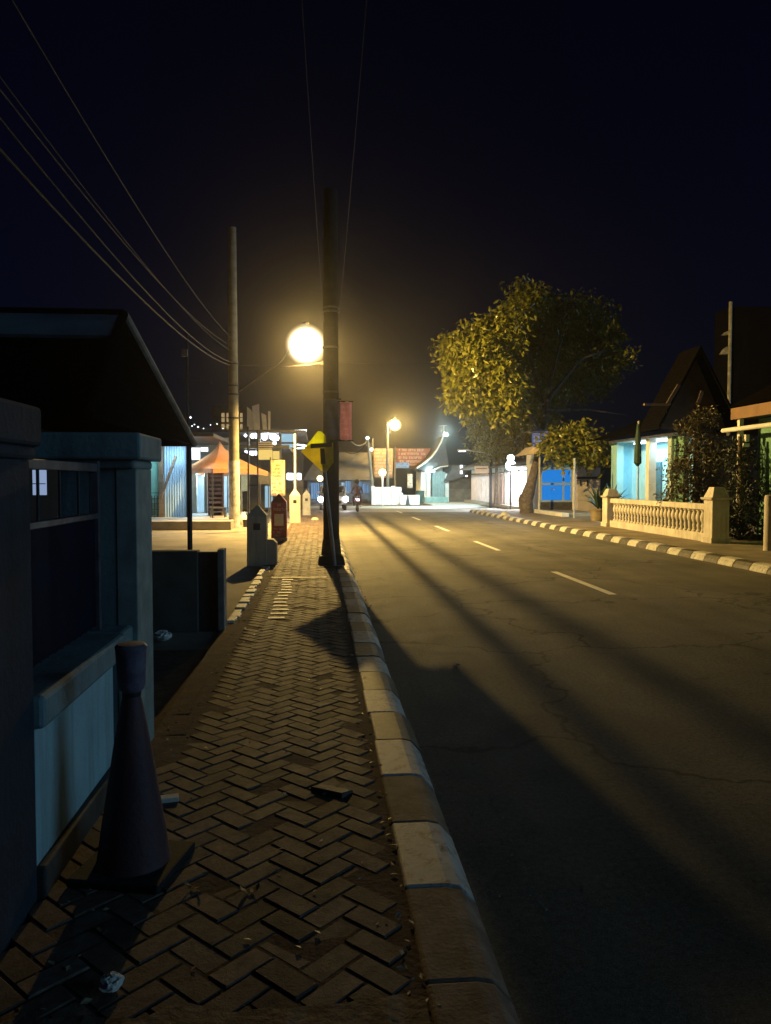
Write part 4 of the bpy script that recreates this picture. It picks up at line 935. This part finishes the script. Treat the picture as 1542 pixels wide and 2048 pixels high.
simple_tree('dark shrub in shadow between the balustrade and the right house', 1480, 20.6, 1000, 3.0,
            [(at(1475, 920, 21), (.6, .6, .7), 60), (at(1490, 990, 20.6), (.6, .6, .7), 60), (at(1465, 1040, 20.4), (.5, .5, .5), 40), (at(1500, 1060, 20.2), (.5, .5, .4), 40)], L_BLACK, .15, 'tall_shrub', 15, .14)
def potted(px, py, Y, label, hpot, hp, n):
    x = XA(px, Y); t = thing('potted_plant', label, 'potted plant', (x, Y, .14), 'potted plants left of the balustrade')
    MB().lathe(x, Y, [(.26, .14), (.33, .14+hpot*.85), (.36, .14+hpot*.88), (.36, .14+hpot), (.3, .14+hpot), (.28, .14+hpot-.05)], 18).build('pot', CLAY, t, smooth=True)
    vs, fs = [], []; mb = MB()
    for k in range(n):
        a = random.uniform(0, 6.28); L = hp*random.uniform(.6, 1.1); le = random.uniform(.25, .95); dv = Vector((math.cos(a), math.sin(a), 0)); sd = Vector((-math.sin(a), math.cos(a), 0))
        pts = [Vector((x, Y, .14+hpot))+dv*(le*L*u+.18*u*u)+Vector((0, 0, L*(u-.45*le*u*u*1.6))) for u in (0, .25, .5, .75, 1)]
        w = [.015, .035, .045, .035, .004]
        mb.add([p+sd*w[i]*s for i, p in enumerate(pts) for s in (-1, 1)], [(2*i, 2*i+1, 2*i+3, 2*i+2) for i in range(4)])
    mb.build('leaves', L_POT, t); return t
potted(1197, 1040, 30.2, 'spiky plant in a pale clay pot left of the balustrade', .48, 1.15, 46)
potted(1226, 1040, 31.2, 'darker spiky plant in a pot close to the balustrade end', .45, 1.3, 40)

# ------------------------------------------------------------------ right side: balustrade, posts, booth, shop, houses
ra, rb = gp(1412, 1086, .14), gp(1233, 1053, .14); bx = 10.35
t = thing('balustrade', 'cream balustrade fence with turned balusters between two capped pillars', 'balustrade', (bx, 23, .14))
yA, yB = 19.3, 26.6
for y, s in ((yA, 1.0), (yB, .92)):
    w = .46
    p = box(bx-w/2, y-w/2, .13, bx+w/2, y+w/2, .14+1.12*s).build('pillar', CREAMP, t, bevel=.012)
    box(bx-w/2-.04, y-w/2-.04, .13, bx+w/2+.04, y+w/2+.04, .28).build('pillar_base', CREAMP, p, bevel=.012)
    c = MB().frus(bx, y, .14+1.12*s, w*1.2, w*1.2, .14+1.18*s, w*1.3, w*1.3); c.frus(bx, y, .141+1.18*s, w*1.02, w*1.02, .14+1.45*s, w*.6, w*.6); c.build('pillar_cap', CREAMP, p, bevel=.01)
box(bx-.13, yA+.23, .12, bx+.13, yB-.23, .36).build('bottom_rail', CREAMP, t, bevel=.015)
box(bx-.12, yA+.23, .98, bx+.12, yB-.23, 1.14).build('top_rail', CREAMP, t, bevel=.015)
nb = 27; bp = None
pr = [(.075, .355), (.075, .4), (.05, .42), (.045, .47), (.062, .52), (.062, .545), (.045, .57), (.05, .62), (.082, .7), (.088, .76), (.075, .83), (.055, .88), (.05, .92), (.075, .94), (.075, .985)]
bm_ = MB().lathe(0, 0, pr, 12)
for k in range(nb):
    y = yA+.42+(yB-yA-.84)*k/(nb-1)
    if bp is None: bp = bm_.build('baluster', CREAMP, t, smooth=True); o = bp
    else: o = bp.copy(); col.objects.link(o); o.parent = t
    o.location = Vector((bx, y, 0))-t.location
g = gp(1534, 1101, .14); one('gate_post', MB().lathe(g.x+.05, g.y, [(.13, .13), (.125, .2), (.12, 1.36), (.11, 1.42), (.04, 1.43)], 16), CREAMP, 'plain cream round post at the right picture edge', 'post', smooth=True)

# booth with blue glass
BY = 38.4
t = thing('service_booth', 'small booth with blue lit glass front on a raised platform', 'booth', (XA(1112, BY), BY, .14))
x0, x1 = XA(1081, BY), XA(1145, BY); zb = ZA(1005, BY); ztp = ZA(905, BY)
box(x0, BY-4.4, .13, x1-.02, BY+2, ZA(1021, BY-.8)-.02).build('platform', PLATF, t, bevel=.02)
box(x0-.35, BY-4.6, ZA(1021, BY-.8)-.2, x0-.02, BY+1, ZA(1021, BY-.8)).build('platform_edge', WHITEP, t, bevel=.01)
box(x0, BY, .3, x1, BY+.1, zb).build('plinth', CONC_D, t)
box(x0, BY+.06, zb, x1, BY+.1, ZA(937, BY)).build('glass', E_BLUE, t)
box(x0, BY+.05, ZA(936, BY), x1, BY+.1, ztp).build('fascia', M('blue_fascia', (.05, .2, .5), (.03, .14, .38), 3), t)
fm = MB()
xm = x0+(x1-x0)*.7
for x in (x0, xm, x1-.08): fm.box(x, BY, zb, x+.08, BY+.055, ZA(936, BY))
zm = ZA(968, BY)
fm.box(x0+.08, BY+.002, zm-.05, xm, BY+.057, zm+.05); fm.box(xm+.08, BY+.002, zm-.05, x1-.08, BY+.057, zm+.05); fm.box(x0+.08, BY+.001, zb, x1-.08, BY+.056, zb+.1); fm.box(x0-.05, BY-.001, ZA(939, BY), x1+.05, BY+.05, ZA(934, BY))
fm.build('frame', M('pale_frame', (.3, .42, .62), (.24, .35, .54), 3), t)
box(x0-.08, BY+.1, .14, x1, BY+2.4, ztp).build('wall', WHITEP, t)
box(x1, BY+.0, .14, x1+.1, BY+2.4, ztp).build('side_wall', WHITEP, t)
hd = MB().tube([at(1101, 979, BY-.05), at(1110, 979, BY-.05)], .02, 6); hd.build('handle', GALV, t)
cn = MB(); a, b = at(1044, 911, BY-1), at(1096, 905, BY-1)
cn.prism([(a.x, BY-1.4, a.z), (b.x, BY-1.4, b.z), (b.x, BY-1.4, b.z+.12), (XA(1066, BY-1), BY-1.4, a.z+.45), (a.x+.3, BY-1.4, a.z+.2)], (0, 1.9, 0)); cn.build('canopy', SIGNP, t, bevel=.02)
a, b = at(1065, 894, BY-.6), at(1103, 862, BY-.6); sg = box(a.x, BY-.6, a.z, b.x, BY-.45, b.z).build('sign_board', SIGNL, t, bevel=.01)
rows(MB(), (a.x, BY-.604, a.z), (1, 0, 0), (0, 0, 1), b.x-a.x, b.z-a.z, 4).build('lettering', EM('glowing_ink', (.6, .62, .8), .6), sg)  # letters glow along with the board
MB().tube([at(1044, 864, BY-.6), at(1090, 865, BY-.6)], .05, 8).build('lamp_rail', GALV, t)
po = MB(); xx = XA(1079, BY-.9); po.tube([(xx, BY-.9, .2), (xx, BY-.9, ZA(912, BY))], .05, 10); po.build('post', GALV, t)
g = gp(1148, 1036, .14); one('steel_post', MB().tube([(g.x, g.y, .13), (g.x, g.y, ZA(915, g.y))], .045, 10), GALV, 'slim grey steel post at the right corner of the booth platform', 'post', smooth=True)
a, b = at(1154, 1008, 38), at(1182, 932, 38)
t = thing('white_kiosk', 'closed pale kiosk right of the blue booth', 'kiosk', ((a.x+b.x)/2, 38, .14))
box(a.x, 38, .14, b.x+.5, 40, b.z).build('cabinet', M('kiosk_paint', (.55, .5, .47), (.45, .41, .38), 3), t, bevel=.02)
box(a.x-.05, 37.9, ZA(958, 38), b.x+.5, 37.997, ZA(953, 38)).build('shelf', STEEL, t)
for px in (1160, 1174): MB().box(XA(px, 37.95), 37.94, ZA(972, 38), XA(px, 37.95)+.06, 37.99, ZA(960, 38)).build('latch', STEEL, t)
p = at(1063, 950, 41.6); 
# pale shop with shutters (fronts the street at x = 12)
SX = 12.0; zt = 2.5
t = thing('shutter_shop', 'low shop with ribbed shutters and bright white front beside the leaning trunk', 'shop', (SX, 51, .06))
def ribbed(mb, y0, y1, z0, z1, step=.62, x=SX):
    n = max(1, int((y1-y0)/step)); d = (y1-y0)/n
    for k in range(n):
        a = y0+k*d; mb.prism([(x, a, z0), (x-.13, a+d*.12, z0), (x-.13, a+d*.45, z0), (x, a+d*.57, z0), (x+.05, a+d, z0), (x+.1, a+d, z0), (x+.1, a, z0)], (0, 0, z1-z0))
mb = MB(); ribbed(mb, 49.2, 59.8, .25, zt-.25); mb.build('shutter', SHUT, t)
mb = MB(); ribbed(mb, 41.6, 49.0, .3, zt-.2, .6); mb.build('shutter', WSHUT, t)
box(SX-.02, 49.0, .06, SX+.12, 49.2, zt).build('post', STEEL, t); box(SX-.1, 45.4, .06, SX+.0, 45.5, zt).build('post', STEEL, t)
box(SX-.01, 41.6, zt-.18, SX+.15, 60, zt+.15).build('lintel', WHITEP, t)
box(SX-.6, 41.6, .06, SX-.1, 60, .28).build('step', CONC, t, bevel=.02)
box(SX+.15, 41.6, .06, SX+6, 60, zt).build('wall', BROWNW, t)
rf = MB().prism([(SX-1.0, 41.4, zt+.16), (SX+3, 41.4, zt+1.5), (SX+7, 41.4, zt+.2), (SX+7, 41.4, zt+.12), (SX+3, 41.4, zt+1.4), (SX-1.0, 41.4, zt+.06)], (0, 22, 0)); rf.build('roof', ROOFM, t)
ft = MB().tube([(SX-.35, 42.5, zt-.05), (SX-.35, 46, zt-.05)], .03, 8); ft.build('tube_light', E_COOL, t)
lamp('shop_front_tube', 'AREA', (SX-.5, 44.6, zt-.02), 800, (.9, .95, 1), shape='RECTANGLE', size=.3, size_y=4.5)
lamp('shop_front_bulb', 'POINT', (SX-.9, 46.0, 1.9), 75, (.9, .95, 1), .1)
# figure-of-eight glowing sign
p = at(1022, 916, 43.6); t = thing('round_light_sign', 'two stacked round glowing white light boxes above the shop front', 'light sign', p)
for py, r in ((916, .2), (931, .3)):
    c = at(1022, py, 43.6); MB().tube([(c.x, 43.6, c.z), (c.x, 43.75, c.z)], r, 24).build('light_box', EM('lit_light_box', (.75, .92, 1), 5), t)
c = at(1023, 931, 43.55); MB().tube([(c.x, 43.57, c.z), (c.x, 43.597, c.z)], .07, 14).build('hub', STEEL, t)
MB().tube([(c.x, 43.7, .06), (c.x, 43.7, c.z-.3)], .05, 8).build('post', STEEL, t)
g = gp(981, 1014, .06)
t = thing('sign_post', 'dark post with street lamp head and pale sign board before the ribbed shutters', 'sign', g)
MB().tube([(g.x, g.y, 0), (g.x, g.y, ZA(905, g.y))], .09, 10).build('post', STEEL, t)
hd_ = at(926, 900, 48.5); MB().tube([(g.x, g.y, ZA(907, g.y)), hd_+Vector((.3, 0, 0))], .04, 8).build('arm', GALV, t); MB().obox(hd_, (.36, 0, .02), (0, .13, 0), (0, 0, .07)).build('lamp_head', GALV, t, bevel=.05)
MB().obox(hd_+Vector((-.05, 0, -.085)), (.2, 0, 0), (0, .09, 0), (0, 0, .012)).build('wall_fill_panel', E_COOL, t)  # glowing panel added under the lamp head
lamp('wall_fill', 'SPOT', hd_+Vector((-.05, 0, -.13)), 7500, (.66, .95, 1), .08, spot_size=rad(120), spot_blend=.6).rotation_euler = Vector((-4, 8, -4.2)).to_track_quat('-Z', 'Y').to_euler()  # strong fill added here to brighten the white wall and junction
a, b = at(949, 947, g.y-.1), at(977, 932, g.y-.1); box(a.x, g.y-.1, a.z, b.x, g.y-.04, b.z).build('board', SIGNP, t, bevel=.02)
box(a.x+.1, g.y-.105, (a.z+b.z)/2+.05, b.x-.1, g.y-.101, (a.z+b.z)/2+.1).build('line', INKB, t)
# brown house left of the shutters
t = thing('brown_house', 'plain brown house with low tin roof between gatehouse and shutters', 'house', (12.3, 64, .06))
box(XA(897, 62.5), 62.5, .05, XA(960, 62.5), 67, ZA(930, 62)).build('wall', BROWNW, t)
box(XA(897, 62.5)-.02, 62.47, .05, XA(945, 62.4), 62.49, 1.1).build('dado', M('dado', (.22, .17, .12), None, 3), t)
MB().prism([(at(893, 941, 61).x, 61, at(893, 941, 61).z-.9), (at(955, 941, 61).x, 61, ZA(944, 61)), (at(955, 930, 61).x, 61, ZA(930, 61)), (at(905, 930, 61).x, 61, ZA(931, 61))], (0, 6, 0)).build('roof', ROOFM, t)
a, b = at(920, 948, 60.9), at(929, 930, 60.9); box(a.x, 60.85, a.z, a.x+.2, 60.95, b.z).build('lamp', E_WHITE, t)
MB().ball(at(933, 951, 61.5), .1, 10, 6).build('lamp', E_BULB, t)
for i, (px, py, r, l) in enumerate(((1010, 1031, .22, 'rough grey boulder on the right verge left of the leaning trunk'), (968, 1024, .15, 'small pale stone on the right verge near the junction'), (1007, 1000, .25, 'pale stone below the white shop front'))):
    g = gp(px, py, .14); mb = MB().ball((g.x, g.y, .14), r, 10, 7, .8); mb.v = [(v[0]+random.uniform(-.03, .03), v[1]+random.uniform(-.03, .03), v[2]+random.uniform(-.02, .02)) for v in mb.v]
    one('boulder', mb, STONE, l, 'stone', 'stones on the right verge')

# house with blue porch
t = thing('porch_house', 'house with blue lit porch and dark tiled gable behind the balustrade', 'house', (16, 29, .14))
HX = 13.2; zt = 3.45
box(HX+1.2, 27.8, .14, HX+7, 34, zt).build('wall', BROWNW, t)
box(HX+1.15, 28.3, .14, HX+1.198, 33.5, zt-.002).build('porch_wall', BLUEW, t)
for y, m in ((33.4, BLUEW), (30.05, WHITEP), (28.1, M('porch_column', (.4, .52, .52), (.33, .44, .44), 3))): box(HX, y-.12, .14, HX+.3, y+.2, zt).build('column', m, t)
box(HX+.02, 33.52, .14, HX+1.2, 34, zt).build('side_wall', BLUEW, t)
box(HX+1.06, 31.2, .2, HX+1.148, 32.3, 2.55).build('louver_door', LOUV, t)
pf = box(HX+1.06, 29.0, 1.1, HX+1.148, 29.9, 2.5).build('notice', WHITEP, t)
box(HX+1.04, 29.1, 1.2, HX+1.058, 29.8, 1.75).build('picture', LOUV, pf); box(HX+1.04, 29.1, 1.95, HX+1.058, 29.8, 2.4).build('picture', M('lavender', (.3, .3, .5), None, 5), pf)
box(HX-.1, 27.6, zt, HX+1.2, 34, zt+.1).build('porch_ceiling', WHITEP, t)
MB().tube([(HX+.5, 29.4, zt-.08), (HX+.5, 32.6, zt-.08)], .035, 8).build('tube_light', E_COOL, t)
lamp('porch_tube', 'AREA', (HX+.5, 31, zt-.14), 150, (.45, .85, 1), shape='RECTANGLE', size=.25, size_y=3)
box(HX+.1, 27.2, .14, HX+.3, 27.95, zt).build('front_wall', GREENW, t)
ap = at(1402, 690, 27); l_ = at(1318, 850, 27); r_ = at(1482, 850, 27)
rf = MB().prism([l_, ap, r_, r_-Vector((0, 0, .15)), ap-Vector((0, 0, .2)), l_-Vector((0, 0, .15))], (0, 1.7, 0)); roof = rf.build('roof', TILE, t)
MB().prism([l_+Vector((.3, .5, -.1)), ap+Vector((0, .5, -.25)), r_+Vector((-.3, .5, -.1))], (0, .15, 0)).build('gable_wall', BROWNW, t)
MB().bar(at(1358, 770, 26.85), at(1335, 808, 26.85), .07, .12).build('bargeboard', BROWNW, roof); MB().bar(at(1288, 809, 26.8), at(1340, 809, 26.8), .12, .07).build('gutter', WOOD, roof); MB().bar(at(1404, 782, 26.85), at(1396, 806, 26.85), .08, .12).build('bargeboard', WOOD, roof)
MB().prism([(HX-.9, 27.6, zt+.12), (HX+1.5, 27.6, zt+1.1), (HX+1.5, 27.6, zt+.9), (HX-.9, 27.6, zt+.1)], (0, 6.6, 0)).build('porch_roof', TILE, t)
# flag
g = Vector((XA(1276, 27.6), 27.6, .14)); t = thing('flag', 'furled dark green flag hanging on a pole behind the balustrade', 'flag', g)
MB().tube([(g.x, g.y, .14), (g.x, g.y, ZA(842, 27.6))], [.035, .025], 10).build('pole', GALV, t, smooth=True); MB().ball((g.x, g.y, ZA(841, 27.6)), .05, 10, 6).build('finial', GALV, t)
MB().lathe(g.x-.02, g.y, [(.03, ZA(932, 27.6)), (.14, ZA(925, 27.6)), (.13, ZA(900, 27.6)), (.09, ZA(870, 27.6)), (.045, ZA(845, 27.6))], 9).build('cloth', GREENF, t)
# right house with awning
t = thing('awning_house', 'house with long tan fascia and white gutter at the right picture edge', 'house', (14, 17, .14))
AX = 11.75
box(AX+.6, 10.5, .14, AX+7, 20.8, 3.499).build('wall', GREENW, t)
box(AX, 10.5, 3.5, AX+.06, 21.2, 3.82).build('fascia', M('tan_board', (.26, .15, .08), (.19, .11, .06), 1.5), t)
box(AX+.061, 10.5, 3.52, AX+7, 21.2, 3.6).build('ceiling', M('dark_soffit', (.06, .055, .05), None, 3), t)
MB().tube([(AX-.12, 10.5, 3.2), (AX-.12, 21.4, 3.2)], .065, 10).build('gutter', WHITEP, t)
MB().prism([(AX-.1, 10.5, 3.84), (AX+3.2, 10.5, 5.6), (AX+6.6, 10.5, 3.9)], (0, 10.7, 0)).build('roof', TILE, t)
for y in (13.5, 16.4, 20.9): box(AX+.1, y, .14, AX+.22, y+.12, 3.5).build('post', WHITEP, t)
wl_ = MB().obox((AX+.2, 20.7, 2.95), (.05, 0, 0), (0, .05, 0), (0, 0, .1)).obox((AX+.1, 20.6, 2.75), (.09, 0, 0), (0, .07, 0), (0, 0, .05)); wl_.build('wall_lamp', WHITEP, t)
# tall building corner on the right
ty = 44
t = thing('tall_building', 'dark tall building with pale corner pole above the right roofs', 'building', (XA(1500, ty), ty, .1))
box(XA(1458, ty), ty, .1, XA(1458, ty)+9, ty+2, ZA(598, ty)).build('wall', M('blackish_wall', (.013, .012, .013), (.009, .008, .009), 2, .95, spec=0), t)  # even near-black colour for the whole wall
xx = XA(1455, ty-.1); MB().tube([(xx, ty-.1, .1), (xx, ty-.1, ZA(590, ty))], .1, 10).build('corner_pole', M('pale_pole', (.62, .6, .5), None, 3), t)
for py, w, h in ((655, .4, .12), (695, .5, .35)): MB().prism([(xx-w, ty-.1, ZA(py, ty)-.1), (xx-.1, ty-.1, ZA(py, ty)-.1), (xx-.1, ty-.1, ZA(py, ty)+h), (xx-w*.6, ty-.1, ZA(py, ty)+h*.6)], (0, .3, 0)).build('ledge', STONE, t)

# ------------------------------------------------------------------ lamp glow volume, sky, cool fill, camera
hz, n, o = nt('glow_air')  # scattering volume added to give the lamps a lens-like glow
pv_ = N(n, 'ShaderNodeVolumePrincipled'); pv_.inputs['Color'].default_value = (.9, .88, .86, 1); pv_.inputs['Density'].default_value = .0014; pv_.inputs['Anisotropy'].default_value = .93
n.links.new(pv_.outputs[0], o.inputs['Volume'])
h = box(-130, -40, -1.3, 170, 210, 24).build('haze', hz); h['kind'] = 'stuff'; h['label'] = 'thin air volume added for the lens glow around the street lamps'

wd = bpy.data.worlds.new('World'); sc.world = wd; wd.use_nodes = True; n = wd.node_tree
bg = n.nodes['Background']; sky = n.nodes.new('ShaderNodeTexSky'); sky.sky_type = 'NISHITA'; sky.sun_disc = False
EL, AZ = rad(9), math.atan2(.93, -.30)
sky.sun_elevation = rad(20); sky.sun_rotation = AZ
mx = n.nodes.new('ShaderNodeMix'); mx.data_type = 'RGBA'; mx.blend_type = 'MULTIPLY'; mx.inputs[0].default_value = 1; mx.inputs[7].default_value = (.004, .0042, .0125, 1)
n.links.new(sky.outputs[0], mx.inputs[6]); n.links.new(mx.outputs[2], bg.inputs[0]); bg.inputs[1].default_value = .12
sd = Vector((math.sin(AZ)*math.cos(EL), math.cos(AZ)*math.cos(EL), math.sin(EL)))
s = lamp('cool_fill', 'SUN', (0, 0, 30), .46, (.3, .66, 1)); s.data.angle = rad(30); s.rotation_euler = (-sd).to_track_quat('-Z', 'Y').to_euler()  # added low cool fill in place of lamps behind the viewer

cam = bpy.data.cameras.new('camera'); co = bpy.data.objects.new('camera', cam); col.objects.link(co); sc.camera = co
co.location = EYE; co.rotation_euler = (math.pi/2-PIT, 0, -YAW)
cam.sensor_fit = 'VERTICAL'; cam.sensor_height = 36; cam.sensor_width = 36*1542/2048; cam.lens = FPX/2048*36; cam.clip_start = .05; cam.clip_end = 1000
sc.view_settings.view_transform = 'Standard'; sc.view_settings.look = 'None'; sc.view_settings.exposure = 0; sc.view_settings.gamma = 1
sc.cycles.use_denoising = True
sc.cycles.sample_clamp_indirect = 4
sc.cycles.max_bounces = 6
